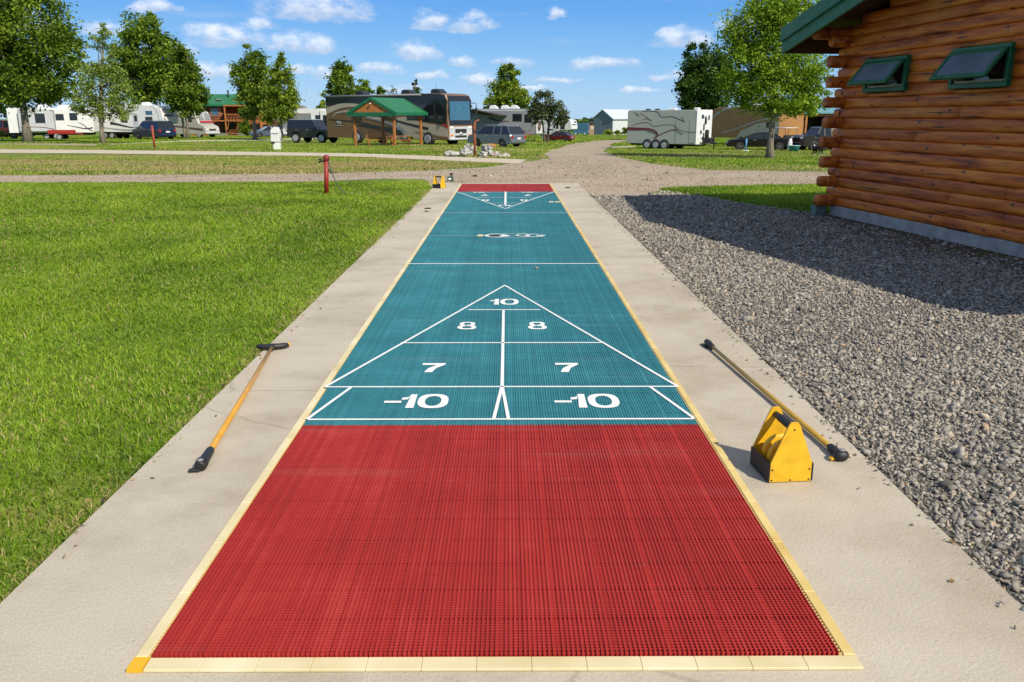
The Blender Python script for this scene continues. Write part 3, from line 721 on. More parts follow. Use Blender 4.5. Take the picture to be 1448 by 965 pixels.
MB().box((CL/2, CD/2, .05), (CL-.3, CD-.3, .05)).build('floor', MT['under'], CAB)
def roofside(sgn):
    mb = MB(); X = lambda x: x if sgn > 0 else CL-x
    zt = lambda x: ZE+.26+KR*(x+OV)
    a = [(-OV-.03, -OVS-.04), (CL/2, -OVS-.04), (CL/2, CD+OVS), (-OV-.03, CD+OVS)]
    mb.slab([(X(x), y, zt(x)) for x, y in a], (0, 0, .09))
    for i in range(18):                                # standing seams
        y = -OVS+.1+i*.4; mb.slab([(X(-OV), y, zt(-OV)+.091), (X(CL/2), y, zt(CL/2)+.091), (X(CL/2), y+.03, zt(CL/2)+.091), (X(-OV), y+.03, zt(-OV)+.091)], (0, 0, .03))
    o = mb.build('roof', MT['greenroof'], CAB)
    m2 = MB(); a = [(-OV+.03, -OVS+.03), (CL/2-.002, -OVS+.03), (CL/2-.002, CD+OVS-.03), (-OV+.03, CD+OVS-.03)]
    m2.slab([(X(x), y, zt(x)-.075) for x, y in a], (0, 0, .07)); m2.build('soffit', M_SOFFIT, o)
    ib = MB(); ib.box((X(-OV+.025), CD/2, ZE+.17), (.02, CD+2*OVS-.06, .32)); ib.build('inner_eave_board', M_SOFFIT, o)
    m3 = MB()                                           # two-step rake boards and the eave board
    for y, lo, hi, t in ((-OVS-.012, 0, .20, .04), (-OVS-.045, .165, .345, .035), (CD+OVS+.004, 0, .345, .04)):
        z0 = lambda x: ZE+KR*(x+OV)
        m3.slab([(X(-OV-.035), y, z0(-OV)+lo), (X(CL/2), y, z0(CL/2)+lo), (X(CL/2), y, z0(CL/2)+hi), (X(-OV-.035), y, z0(-OV)+hi)], (0, t, 0))
    for lo, hi, ox in ((0.0, .2, 0), (.16, .34, -.035)):
        m3.box((X(-OV-.005+ox), CD/2, ZE+(lo+hi)/2+.004), (.035, CD+2*OVS-.03, hi-lo))
    m3.build('fascia', MT['greentrim'], o)
    return o
roofside(1); roofside(-1)
mb = MB()
for i, (x, y0, y1) in enumerate(((.04, -.54, CD+.4), (CL-.06, -.42, CD+.4), (CL/2, -.42, CD+.4), (CL*.27, -.3, .2), (CL*.73, -.3, .2))):
    z = min(ZE+.16+KR*(min(x, CL-x)+OV), 9)-.12
    mb.box((x, (y0+y1)/2, z), (.17, y1-y0, .15), bev=.03)
mb.build('roof_beam', M_LOG, CAB)
for (x0, x1, z0, z1) in WINS:
    wd, ht = x1-x0, z1-z0; xc, zc = (x0+x1)/2, (z0+z1)/2; b = .052
    fr = MB()
    fr.box((xc, -.02, z1-b/2), (wd, .19, b), bev=.006); fr.box((xc, -.02, z0+b/2), (wd, .19, b), bev=.006)
    fr.box((x0+b/2, -.02, zc), (b, .188, ht-2*b), bev=.004); fr.box((x1-b/2, -.02, zc), (b, .188, ht-2*b), bev=.004)
    fo = fr.build('window', MT['greentrim'], CAB)
    il = MB(); c = b+.014
    il.box((xc, -.03, z1-c), (wd-2*b, .1, .028)); il.box((xc, -.03, z0+c), (wd-2*b, .1, .028)); il.box((x0+c, -.03, zc), (.028, .098, ht-2*c-.03)); il.box((x1-c, -.03, zc), (.028, .098, ht-2*c-.03))
    il.build('inner_sash', MT['plate'] if False else mat('cream_sash', (.45, .4, .3), .5), fo)
    g = MB(); g.box((xc, .03, zc), (wd-2*c, .008, ht-2*c)); g.build('inner_pane', MT['glass'], fo)
    sash = bpy.data.objects.new('sash', None)
    ang = R(38); sh = ht*.86; sw = wd-.03
    sm = MB(); s2 = .05
    rotm = Matrix.Rotation(-ang, 3, 'X')               # bottom swings outward
    hinge = Vector((xc, -.125, z1-b*.8))
    def sb(mb, c, sz): mb.box(hinge+rotm @ Vector(c), sz, rotm, .006)
    sb(sm, (0, 0, -s2/2), (sw, .035, s2)); sb(sm, (0, 0, -sh+s2/2), (sw, .035, s2)); sb(sm, (-sw/2+s2/2, 0, -sh/2), (s2, .034, sh-2*s2)); sb(sm, (sw/2-s2/2, 0, -sh/2), (s2, .034, sh-2*s2))
    so_ = sm.build('open_sash', MT['greentrim'], fo)
    gp = MB(); sb(gp, (0, 0, -sh/2), (sw-2*s2+.01, .008, sh-2*s2+.01)); gp.build('sash_pane', mat('sky_tinted_pane', (.22, .28, .33), .22, .3, var=.25, vs=1.5, spec=.8), so_)  # pale blue of the reflected sky is put into the pane's base colour
    for sx in (-1, 1):
        MB().cyl((xc+sx*(wd/2-.07), -.06, z0+.1), hinge+rotm @ Vector((sx*(sw/2-.03), 0, -sh*.8)), .007, n=6).build('stay_arm', MT['black'], so_)
bpy.data.objects.remove(sash) if False else None
for o_ in [x for x in COL.objects if x.name.startswith('sash') and x.type == 'EMPTY']: bpy.data.objects.remove(o_)

# ------------------------------------------------------------------ things on the pad
M_YEL = mat('yellow_powder_coat', (.70, .40, .010), .5, var=.16, vs=16, coat=.15, bump=.06, bs=60)
M_SHAFT = mat('amber_painted_shaft', (.50, .25, .03), .4, var=.15, vs=14, coat=.2)
M_SHAFT2 = mat('dull_brass_shaft', (.50, .30, .045), .35, .25, var=.12, vs=14)
def along(a, b, t): return a+(b-a)*t
def cue_left():
    a = padpt(284, 666); b = padpt(386, 495.5); a.z = b.z = 0
    root = thing('shuffleboard_cue', 'yellow shaft cue with curved black fork head lying on the pad edge by the lawn', 'cue', (a+b)/2, group='shuffleboard cues')
    o = -(a+b)/2; d = (b-a).normalized(); n = Vector((-d.y, d.x, 0)); Z = Vector((0, 0, 1))
    A, B = a+o, b+o; L_ = (b-a).length
    MB().tube([A+d*.14+Z*.017, A+d*L_*.6+Z*.017, B-d*.01+Z*.026], [.0135, .013, .0105], 14).build('shaft', M_SHAFT, root)
    g = MB(); g.tube([A-d*.012+Z*.02, A+Z*.021, A+d*.03+Z*.023, A+d*.06+Z*.019, A+d*.17+Z*.018, A+d*.185+Z*.017], [.018, .024, .026, .021, .018, .0145], 14)
    g.box(A-d*.012-n*-.022+Z*.008, (.02, .045, .014), math.atan2(d.y, d.x), .004)
    gr = g.build('grip', MT['black'], root)
    MB().lathe([(.0, .002), (.010, .002), (.013, 0), (.013, -.004)], A+d*.004+Z*.047, n=12).build('end_cap', MT['grey'], gr)
    h = MB(); pts = []; hd = (n*-1+d*.1).normalized(); fwd = Vector((-hd.y, hd.x, 0))
    for k in range(11):
        t = -1+.2*k; pts.append(B+hd*(t*.092)+fwd*(.028*t*t)+Z*.022)
    h.tube(pts, [.012, .0165, .018, .018, .019, .021, .019, .018, .018, .0165, .011], 12)
    h.box(B-d*.015+Z*.024, (.06, .03, .03), math.atan2(d.y, d.x), .008)
    h.build('fork_head', MT['black'], root)
    MB().tube([pts[-1]+hd*-.004+Z*.002, pts[-1]+hd*.012+Z*.002], [.012, .008], 10).build('yellow_tip', M_YEL, root)
cue_left()
def cue_right():
    a = padpt(1189, 652); b = padpt(1001, 490.5); a.z = b.z = 0
    root = thing('shuffleboard_cue', 'brassy shaft cue with slim black ends lying behind the yellow caddy', 'cue', (a+b)/2, group='shuffleboard cues')
    o = -(a+b)/2; d = (b-a).normalized(); n = Vector((-d.y, d.x, 0)); Z = Vector((0, 0, 1))
    A, B = a+o, b+o; L_ = (b-a).length
    MB().tube([A+d*.09+Z*.02, A+d*L_*.5+Z*.02, B-d*.06+Z*.022], [.0125, .012, .010], 14).build('shaft', M_SHAFT2, root)
    g = MB(); g.tube([A+d*.11+Z*.02, A+d*.1+Z*.02, A+d*.03+Z*.022], [.0135, .017, .0175], 14)
    g.tube([A+n*.03+Z*.022, A+n*.012+Z*.024, A-n*.012+Z*.024, A-n*.022+Z*.022], [.016, .024, .024, .018], 14)
    gr = g.build('grip', MT['black'], root)
    MB().lathe([(.0, .003), (.011, .002), (.014, 0), (.014, -.004)], A+Z*.05, n=12).build('end_cap', MT['grey'], gr)
    MB().box(A+n*.036+d*.004+Z*.011, (.026, .022, .014), .4, .004).build('yellow_tab', M_YEL, gr)
    h = MB(); h.tube([B-d*.10+Z*.022, B-d*.09+Z*.022, B-d*.01+Z*.024, B+d*.03+Z*.024, B+d*.045+Z*.024], [.0105, .0165, .021, .018, .008], 12)
    h.tube([B-d*.03-n*-.018+Z*.012, B+d*.03-n*-.028+Z*.010], [.009, .006], 8)
    h.build('fork_head', MT['black'], root)
cue_right()
def caddy(loc, rz, label, s=1.0):
    root = thing('disc_caddy', label, 'caddy', loc, rz, 'yellow disc caddies', s)
    Wd, Dp, H = .165, .19, .250; t = .008
    def panel(y):
        mb = MB(); out = [(-Wd/2, .004), (Wd/2, .004), (Wd/2, .082), (.022, H-.014), (.014, H-.003), (-.014, H-.003), (-.022, H-.014), (-Wd/2, .082)]
        mb.slab([(x, y, z) for x, z in out], (0, t, 0))
        p = mb.build('end_panel', M_YEL, root)
        for x, z in ((0, H-.032), (-Wd/2+.008, .012), (Wd/2-.008, .012), (0, .011), (-Wd/2+.008, .055), (Wd/2-.008, .055)):
            yy = -.0015 if y == 0 else t+.0015
            MB().lathe([(.0, -.001), (.0033, -.001), (.0033, .001), (0, .001)], (x, y+yy, z), 'y', 8).build('screw', MT['black'], p)
    panel(0); panel(Dp-t)
    for sx in (-1, 1):
        MB().box((sx*(Wd/2+.004), Dp/2, .042), (.007, Dp+.004, .076), bev=.002).build('side_panel', MT['black'], root)
    MB().box((0, Dp/2, .008), (Wd-.002, Dp-2*t-.002, .008)).build('floor_panel', MT['black'], root)
    MB().tube([(0, t+.001, H-.032), (0, .03, H-.032), (0, .05, H-.032), (0, Dp-.05, H-.032), (0, Dp-.03, H-.032), (0, Dp-t-.001, H-.032)], [.012, .012, .0155, .0155, .012, .012], 16).build('handle', MT['black'], root)
    return root
pA = padpt(1087, 683.5); pB = padpt(1146.6, 681.6); pA.z = pB.z = 0
cadrz = math.atan2((pB-pA).y, (pB-pA).x)+.02
cad = caddy((pA+pB)/2, cadrz, 'yellow caddy with black handle standing near the red area, cue behind it')
def disc(parent_root, y, label):
    m = parent_root.rotation_euler.z; c, s_ = math.cos(m), math.sin(m); k = parent_root.scale[0]
    p = Vector(parent_root.location)+Vector((-s_*y*k, c*y*k, .012*k))
    o = MB().lathe([(0, -.011), (.06, -.011), (.070, -.010), (.074, -.004), (.074, .004), (.070, .010), (.064, .0105), (.060, .007), (0, .007)], (0, 0, .074), 'y', 40).build('playing_disc', M_YEL, None, label, 'disc', 'yellow discs in the caddy')
    o.location = p; o.rotation_euler = (0, 0, m); o.scale = (k,)*3; return o
d1 = disc(cad, .06, 'yellow disc standing on edge in the near caddy, towards its front panel')
d2 = disc(cad, .115, 'yellow disc standing on edge in the near caddy, towards its rear panel')
pc = padpt(626.5, 266.5); pc.z = 0
caddy(pc, R(58), 'small yellow caddy at the far end of the pad beside the lawn corner', 1.0)
def valve_box():
    p = gnd(637, 257.6)
    root = thing('outlet_box', 'small dark green box with black knob standing just beyond the pad', 'box', p)
    MB().box((0, 0, .06), (.13, .1, .12), bev=.008).build('housing', mat('dark_green_enamel', (.03, .09, .05), .5), root)
    MB().tube([(.02, 0, .12), (.02, 0, .15)], [.012, .012], 8).build('stem', MT['black'], root)
    MB().lathe([(0, 0), (.03, 0), (.036, .012), (.036, .035), (.025, .045), (0, .047)], (.02, 0, .148), n=12).build('knob', MT['black'], root)
    MB().box((-.01, -.052, .07), (.06, .006, .04)).build('label_plate', MT['plate'], root)
valve_box()
M_BARK = mat('dark_bark_scrap', (.035, .025, .018), .9, var=.4, vs=40)
def scrap(px, py, sx, sy, sz, label, seed, z=0, m=None, name='bark_scrap', cat='debris'):
    p = padpt(px, py) if z is not None else gnd(px, py)
    p.z = z if z is not None else T(p.y)
    mb = MB(); mb.rock((0, 0, sz*.7), (sx, sy, sz), seed, 2, .5, seed*.7)
    o = mb.build(name, m or M_BARK, None, label, cat); o.location = p; return o
scrap(605, 295.6, .06, .05, .012, 'flat dark bark scrap on the far left of the concrete pad', 1)
scrap(603.5, 299.6, .025, .04, .008, 'tiny bark crumb just in front of the larger scrap on the far pad', 2)
scrap(803, 266, .045, .06, .012, 'dark bark scrap on the far right corner of the concrete pad', 3)
scrap(672, 250.5, .07, .06, .03, 'black clod lying on the tan gravel beyond the court end', 4, None)
scrap(759, 382.6, .018, .022, .009, 'small tan pebble lying on the teal court tiles past the triangle', 5, .020, mat('tan_pebble', (.4, .3, .17), .8), 'pebble', 'stone')
scrap(316, 546, .012, .010, .006, 'small dark twig fragment on concrete left of the fork head cue', 6)
scrap(147, 708, .030, .006, .005, 'thin dark twig at the lawn edge of the concrete pad', 7, 0, None, 'twig')
# ------------------------------------------------------------------ grass and loose rock
def inpoly(X, Y, poly):
    P = np.array([(p[0], p[1]) for p in poly]); r = np.zeros(len(X), bool); n = len(P); j = n-1
    for i in range(n):
        xi, yi = P[i]; xj, yj = P[j]
        c = ((yi > Y) != (yj > Y)) & (X < (xj-xi)*(Y-yi)/((yj-yi) if yj != yi else 1e-9)+xi); r ^= c; j = i
    return r
Tv = np.vectorize(T)
def vnoise(X, Y, s, seed):
    g = np.random.default_rng(seed).random((64, 64)); x = X/s; y = Y/s
    i = np.floor(x).astype(int); j = np.floor(y).astype(int); fx = x-i; fy = y-j; fx = fx*fx*(3-2*fx); fy = fy*fy*(3-2*fy)
    G = lambda a, b: g[a % 64, b % 64]
    return (G(i, j)*(1-fx)+G(i+1, j)*fx)*(1-fy)+(G(i, j+1)*(1-fx)+G(i+1, j+1)*fx)*fy
def grass(name, X, Y, hgt, wid, m, lean=.55, dry=None):
    n = len(X); Z = Tv(Y); th = RNG.uniform(0, 2*PI, n); ph = RNG.uniform(0, 2*PI, n)
    clump = vnoise(X, Y, .33, 5)*.6+vnoise(X, Y, 1.7, 6)*.4
    H = hgt*(.55+.8*clump)*RNG.uniform(.6, 1.25, n); W = wid*RNG.uniform(.7, 1.3, n)
    cx, cy = np.cos(th)*W/2, np.sin(th)*W/2
    ln = lean*RNG.uniform(.2, 1.5, n)*H; lx, ly = np.cos(ph)*ln, np.sin(ph)*ln
    V = np.empty((n, 5, 3), np.float32)
    V[:, 0] = np.stack([X-cx, Y-cy, Z-.004], 1); V[:, 1] = np.stack([X+cx, Y+cy, Z-.004], 1)
    V[:, 2] = np.stack([X+cx*.8+lx*.35, Y+cy*.8+ly*.35, Z+H*.6], 1); V[:, 3] = np.stack([X-cx*.8+lx*.35, Y-cy*.8+ly*.35, Z+H*.6], 1)
    V[:, 4] = np.stack([X+lx, Y+ly, Z+H*RNG.uniform(.75, 1, n)], 1)
    b = np.arange(n)[:, None]*5
    F = np.concatenate([b+np.array([[0, 1, 2]]), b+np.array([[0, 2, 3]]), b+np.array([[3, 2, 4]])], 0)
    tone = np.clip(.42+.5*(vnoise(X, Y, .8, 8)-.5)+.35*(vnoise(X, Y, 3.1, 9)-.5)+RNG.normal(0, .16, n), 0, .79)
    if dry is not None: tone = np.where(RNG.random(n) < dry, RNG.uniform(.86, 1, n), tone)
    o = np_mesh(name, V.reshape(-1, 3), F, m, None, np.tile(tone, 3)); return tag(o, kind='stuff')
M_GRASS = None
def grassmat():
    m, nt, b = nodes('grass_blades'); L = nt.links.new
    a = N(nt, 'ShaderNodeAttribute', attribute_name='tone')
    r = ramp(nt, [(0, (.075, .15, .006)), (.4, (.205, .335, .013)), (.8, (.36, .48, .04)), (.85, (.36, .32, .10)), (1, (.46, .37, .16))]); L(a.outputs['Fac'], r.inputs[0])
    L(r.outputs[0], b.inputs['Base Color']); b.inputs['Roughness'].default_value = .5; b.inputs['Specular IOR Level'].default_value = .3
    t = N(nt, 'ShaderNodeBsdfTranslucent'); L(r.outputs[0], t.inputs[0]); mx = N(nt, 'ShaderNodeMixShader', _0=.35)
    L(b.outputs[0], mx.inputs[1]); L(t.outputs[0], mx.inputs[2]); L(mx.outputs[0], nt.nodes['Material Output'].inputs[0]); return m
M_GRASS = grassmat()
def scatter(n, x0, x1, y0, y1, keep):
    X = RNG.uniform(x0, x1, n); Y = RNG.uniform(y0, y1, n); k = keep(X, Y); return X[k], Y[k]
# lawn left of the pad
infr = lambda X, Y: (X > -1.8-.80*Y) & (X < 2.2+.78*Y)
parts = []
for (y0, y1, dens) in ((.9, 4.5, 5200), (4.5, 7, 3600), (7, 10, 2200), (10, 18.8, 1500)):
    n = int(dens*13.5*(y1-y0)); X, Y = scatter(n, -15, SX0+.012, y0, y1, infr); parts.append((X, Y))
# a fringe at the pad edge
Y = RNG.uniform(1.3, 17.9, 12000); X = SX0-.015+RNG.normal(0, .018, 12000)+.035*(vnoise(Y*0, Y, .17, 61)-.45)+.03*(vnoise(Y*0, Y, .7, 62)-.5); parts.append((X, Y))
X = np.concatenate([p[0] for p in parts]); Y = np.concatenate([p[1] for p in parts])
k = ~inpoly(X, Y, ROAD); X, Y = X[k], Y[k]
near = np.clip((Y-2)/14, 0, 1)
edge = np.exp(-((SX0-X)/.10)**2)
dry = .06+.22*np.clip((vnoise(X*.7, Y, 2.3, 14)-.5)*2.5, 0, 1)+.35*edge*(vnoise(X, Y, .5, 3) > .45)+.16*np.clip(vnoise(X, Y, 1.3, 12)-.62, 0, 1)*2
grass('grass', X, Y, .030+.016*near, .0042+.009*near, M_GRASS, lean=1.0, dry=dry); print('GRASS', len(X))
# grass on the right between the gravel and the road
WEDGE = PX([(930, 268.5), (945, 266.5), (1050, 263), (1165, 261.5), (1300, 262), (1300, 300), (1168, 303), (1120, 297), (1060, 289), (1000, 279)])
X, Y = scatter(60000, 2.5, 9, 11, 18.5, lambda X, Y: inpoly(X, Y, WEDGE))
grass('grass', X, Y, .055, .012, M_GRASS, dry=.04)
# tufts that creep into the rock beside the cabin
X, Y = scatter(26000, 3.2, 5.2, 8.5, 13.6, lambda X, Y: (vnoise(X, Y, .35, 21)+.25*vnoise(X, Y, .12, 22) > .86) & (X < 4.74+(12.45-Y)*.133-.03))
grass('grass', X, Y, .03, .009, M_GRASS, dry=.2)
Yp = RNG.uniform(2.5, 16, 5000); Xp = SX1+.03+np.abs(RNG.normal(0, .05, 5000)); kk = vnoise(Xp*0, Yp, .45, 33) > .62
grass('grass', Xp[kk], Yp[kk], .02, .006, M_GRASS, dry=.6)
# further lawns: coarser tufts between the road and the paths
S2 = PX([(-40, 220), (130, 218.5), (260, 220.5), (440, 222), (520, 223.7), (660, 230), (722, 232.5), (600, 241.5), (460, 245.5), (300, 247), (-40, 248)])
S3 = PX([(-40, 205), (150, 207), (260, 202), (420, 200), (620, 203), (690, 207), (800, 207), (768, 217), (776, 224), (720, 225), (660, 222.5), (440, 216), (260, 213.5), (-40, 211)])
S4 = PX([(855, 214.5), (870, 210), (1000, 209), (1170, 210), (1300, 210), (1300, 244), (1165, 243), (1000, 240.5), (920, 231.5), (880, 223.5)])
for S, n, x0, x1, y0, y1, h in ((S2, 200000, -32, 1, 19, 36, .06), (S3, 170000, -45, 5, 33, 66, .085), (S4, 130000, 3, 26, 20, 56, .07)):
    X, Y = scatter(n, x0, x1, y0, y1, lambda X, Y: inpoly(X, Y, S))
    d_ = (.40 if S is S2 else .14)+.6*np.clip((vnoise(X*.4, Y, 1.6, 41)-(.38 if S is S2 else .48))*3, 0, 1)
    grass('grass', X, Y, h, .03 if S is not S4 else .024, M_GRASS, dry=d_)
X, Y = scatter(420000, -75, 60, 55, 135, lambda X, Y: (np.abs(X) < .62*Y+3) & ~inpoly(X, Y, ROAD) & ~inpoly(X, Y, S3) & ~inpoly(X, Y, S4) & ~inpoly(X, Y, P3) & ~inpoly(X, Y, P4))
grass('grass', X, Y, .11, .07, M_GRASS, dry=.05+.4*np.clip((vnoise(X*.4, Y, 3, 43)-.55)*3, 0, 1))
# crushed rock
M_STONE = tonemat('crushed_rock', [(0, (.06, .055, .05)), (.2, (.18, .163, .143)), (.5, (.33, .295, .25)), (.75, (.47, .43, .365)), (.9, (.42, .30, .19)), (1, (.66, .61, .52))], .8, bs=45)
def stones(name, X, Y, size, m, z=None, sub=1):
    base = []
    for s in range(8):
        mb = MB(); mb.rock((0, 0, 0), (1.1, .66, .46), 50+s, sub, 1.6); base.append((np.array(mb.v, np.float32), np.array(mb.f, np.int32)))
    nv, nf = len(base[0][0]), len(base[0][1]); n = len(X); B = np.stack([b[0] for b in base]); FI = base[0][1]
    kind = RNG.integers(0, 8, n); V = B[kind]
    q = RNG.normal(size=(n, 4)); q[:, 1] *= .35; q[:, 2] *= .35; q /= np.linalg.norm(q, axis=1)[:, None]; w_, x, y, z_ = q.T
    Rm = np.stack([np.stack([1-2*(y*y+z_*z_), 2*(x*y-z_*w_), 2*(x*z_+y*w_)], 1), np.stack([2*(x*y+z_*w_), 1-2*(x*x+z_*z_), 2*(y*z_-x*w_)], 1), np.stack([2*(x*z_-y*w_), 2*(y*z_+x*w_), 1-2*(x*x+y*y)], 1)], 1)
    sz = size*np.exp(RNG.normal(0, .38, n)); V = np.einsum('nij,nvj->nvi', Rm, V)*sz[:, None, None]
    Z = (Tv(Y) if z is None else z)+.012+RNG.uniform(0, .9, n)*sz*.5
    V += np.stack([X, Y, Z], 1)[:, None, :].astype(np.float32)
    F = (np.arange(n)[:, None, None]*nv+FI[None]).reshape(-1, 3)
    tone = np.clip(RNG.beta(2.2, 2.4, n), 0, 1); tone = np.repeat(tone, nf)
    o = np_mesh(name, V.reshape(-1, 3), F, m, None, tone); return tag(o, kind='stuff')
Xs, Ys = [], []
for y0, y1, dens, in ((1.2, 5, 5200), (5, 8.5, 3400), (8.5, 12.5, 1700), (12.5, 16.6, 1000)):
    n = int(dens*8*(y1-y0)); X, Y = scatter(n, SX1-.01, 9.5, y0, y1, lambda X, Y: infr(X, Y) & inpoly(X, Y, BED) & (X < 4.70+(12.45-Y)*.133) & ~((X < SX1+.02) & (RNG.random(len(X)) < .6)))
    thin = np.clip((X-(4.15+(12.45-Y)*.133))/.5, 0, .85); k = RNG.random(len(X)) > thin; Xs.append(X[k]); Ys.append(Y[k])
X = np.concatenate(Xs); Y = np.concatenate(Ys); print('STONES', len(X))
k = Y < 6.5
stones('gravel', X[k], Y[k], .0108, M_STONE, sub=1); 
sz = .0112+.0068*np.clip((Y[~k]-6)/9, 0, 1)
stones('gravel', X[~k], Y[~k], sz, M_STONE, sub=1)
Y = RNG.uniform(2, 16, 520); X = SX1-np.abs(RNG.normal(0, .05, 520)); stones('gravel', X, Y, RNG.uniform(.003, .008, 520), M_STONE, .0-.008)
# loose chippings on the tan road
M_CHIP = tonemat('tan_chippings', [(0, (.13, .1, .08)), (.35, (.34, .27, .2)), (.7, (.46, .375, .29)), (1, (.6, .54, .46))], .9)
X, Y = scatter(60000, -14, 12, 16.5, 34, lambda X, Y: inpoly(X, Y, ROAD) & ((X < SX0) | (X > SX1) | (Y > SY1+.02)))
stones('gravel', X, Y, .016, M_CHIP, Tv(Y)-.012)

def litter():                                         # dry leaf scraps blown along the pad edges
    n = 220; X = np.where(RNG.random(n) < .6, SX1+RNG.normal(.02, .10, n), SX0+RNG.normal(.03, .06, n)); Y = RNG.uniform(2.2, 15, n)
    k = RNG.random(n) < .9; Z = np.where((X > SX0) & (X < SX1), .004, .02); P = np.stack([X, Y, Z], 1)
    nr = RNG.normal(size=P.shape)*.35; nr[:, 2] = 1; nr /= np.linalg.norm(nr, axis=1)[:, None]
    V = blades(P, nr, .022); V[:, :, 2] = np.maximum(V[:, :, 2], (Z-.001)[:, None])
    tag(np_mesh('leaf_litter', V.reshape(-1, 3), np.arange(n*4).reshape(-1, 4), leafmat('dry_leaf', (.16, .09, .03), (.30, .20, .08), (.42, .32, .12), .2), None, RNG.random(n)), kind='stuff')
# ------------------------------------------------------------------ trees
def leafset(name): pass
L_MID = leafmat('leaves_mid_green', (.03, .075, .008), (.13, .22, .016), (.30, .40, .04), .42)
L_BRIGHT = leafmat('leaves_bright_green', (.06, .13, .008), (.20, .33, .018), (.42, .54, .06), .45)
L_YEL = leafmat('leaves_yellow_green', (.06, .115, .01), (.18, .27, .02), (.36, .43, .05))
L_PALE = leafmat('leaves_pale_green', (.08, .14, .015), (.2, .29, .04), (.36, .44, .12))
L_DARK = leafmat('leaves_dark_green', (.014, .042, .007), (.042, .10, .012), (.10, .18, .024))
L_OLIVE = leafmat('leaves_olive_grey', (.04, .065, .02), (.09, .12, .04), (.16, .19, .075))
def blades(P, nrm, size, asp=.62):
    """flat leaf faces at points P: a pointed four-sided leaf folded a little"""
    n = len(P); a = RNG.normal(size=(n, 3)); d = a-(a*nrm).sum(1)[:, None]*nrm; d /= np.linalg.norm(d, axis=1)[:, None]+1e-9; s = np.cross(nrm, d)
    sz = (size*RNG.uniform(.6, 1.35, n))[:, None]
    V = np.empty((n, 4, 3), np.float32)
    V[:, 0] = P-d*sz*.55; V[:, 1] = P+s*sz*asp*.5+nrm*sz*.1; V[:, 2] = P+d*sz*.55; V[:, 3] = P-s*sz*asp*.5+nrm*sz*.1
    return V
litter()
def crown_points(ells, n, clump, gap=.0):
    """leaf points gathered in clumps over a few ellipsoids, mostly towards their outside"""
    vol = np.array([e[3]*e[4]*e[5] for e in ells])**.75; vol /= vol.sum(); Ps, Ts, C = [], [], []
    for e, f in zip(ells, vol):
        c = np.array(e[:3]); r = np.array(e[3:6]); m = int(n*f); kc = max(6, int(m/clump))
        d = RNG.normal(size=(kc, 3)); d /= np.linalg.norm(d, axis=1)[:, None]
        rad = RNG.uniform(.25, 1, kc)**.45; rad *= RNG.uniform(.82, 1.12, kc)
        cc = c+d*r*rad[:, None]; ct = RNG.normal(.54, .2, kc)
        which = RNG.integers(0, kc, m); sp = (r.mean()*.158)*RNG.uniform(.6, 1.4, kc)
        q = RNG.normal(size=(m, 3)); q[:, 2] *= .75
        Ps.append(cc[which]+q*sp[which][:, None]); Ts.append(ct[which]+RNG.normal(0, .16, m)); C.append(cc)
    return np.concatenate(Ps), np.clip(np.concatenate(Ts), 0, 1), np.concatenate(C)
def tree(name, label, px, Y, lobes, n, leaf, lm, tr=.2, crown_to=None, clump=55, group=None, base_py=None, forks=1, bark='bark', limbs=10, cat='tree'):
    """lobes: (column, row, half width, half height) of the crown's masses, seen at distance Y"""
    b = at(px, Y); m = mpp(Y); root = thing(name, label, cat, b, 0, group)
    ells = []
    for i, l in enumerate(lobes):
        c = pt(l[0], l[1], Y)-b; dep = (RNG.uniform(-.35, .35) if i else 0)*l[2]*m
        ells.append((c.x, c.y+dep, c.z, l[2]*m*.9, l[2]*m*.9, l[3]*m*.93))
    n = int(n*2.5); leaf *= .62; clump *= 1.75; P, tn, C = crown_points(ells, n, clump)
    nr = RNG.normal(size=P.shape); nr[:, 2] = np.abs(nr[:, 2])+.25; nr /= np.linalg.norm(nr, axis=1)[:, None]
    k = P[:, 2] > .25; P, tn, nr = P[k], tn[k], nr[k]
    V = blades(P, nr, leaf); F = np.arange(len(P)*4).reshape(-1, 4)
    np_mesh('crown', V.reshape(-1, 3), F, lm, root, tn)
    topc = max(ells, key=lambda e: e[2]+e[5]); zt = topc[2]+topc[5]*.45; zlo = min(e[2]-e[5] for e in ells)
    t = MB(); k = 8
    for f in range(forks):
        ox = 0 if forks == 1 else (f-(forks-1)/2)*tr*1.2
        wob_ = RNG.normal(0, tr*.25, (k+1, 2)); pts = []; rad = []
        for i in range(k+1):
            s = i/k; z = -.15+(zt+.15)*s; bl = max(0, (z-zlo)/(zt-zlo+1e-6)) if z > zlo else 0
            pts.append((ox*(1+s*4)+topc[0]*bl+wob_[i, 0]*s, topc[1]*bl+wob_[i, 1]*s, z)); rad.append(tr*((1.55 if i == 0 else 1.0)*(1-.8*s))*(1 if forks == 1 else .75))
        t.tube(pts, rad, 10)
    idx = RNG.permutation(len(C))[:limbs]
    for i in idx:
        e = Vector(C[i]); s = min(.8, max(.15, (zlo*1.05+.15*RNG.random()*(zt-zlo))/zt+RNG.random()*.35)); st = Vector(pts[int(s*k)])
        if e.z < st.z+.1: e.z = st.z+.2+abs(e.z-st.z)*.3
        mid = st.lerp(e, .5)+Vector((0, 0, .06*(e-st).length)); r0 = tr*.38*(1-.5*s)
        t.tube([st, mid, e], [r0, r0*.55, r0*.15], 6)
    t.build('trunk', MT[bark], root); return root
GT = 'trees of the camping ground'
tree('broadleaf_tree', 'tall dense deciduous tree with pale trunk at the far left edge of the lawn', 40, 72, [(35, 35, 62, 60), (5, 90, 55, 55), (70, 85, 45, 62), (40, 125, 52, 32), (92, 75, 24, 36), (-30, 60, 50, 70), (20, -10, 45, 40)], 15000, .42, L_MID, .32, limbs=16, group=GT)
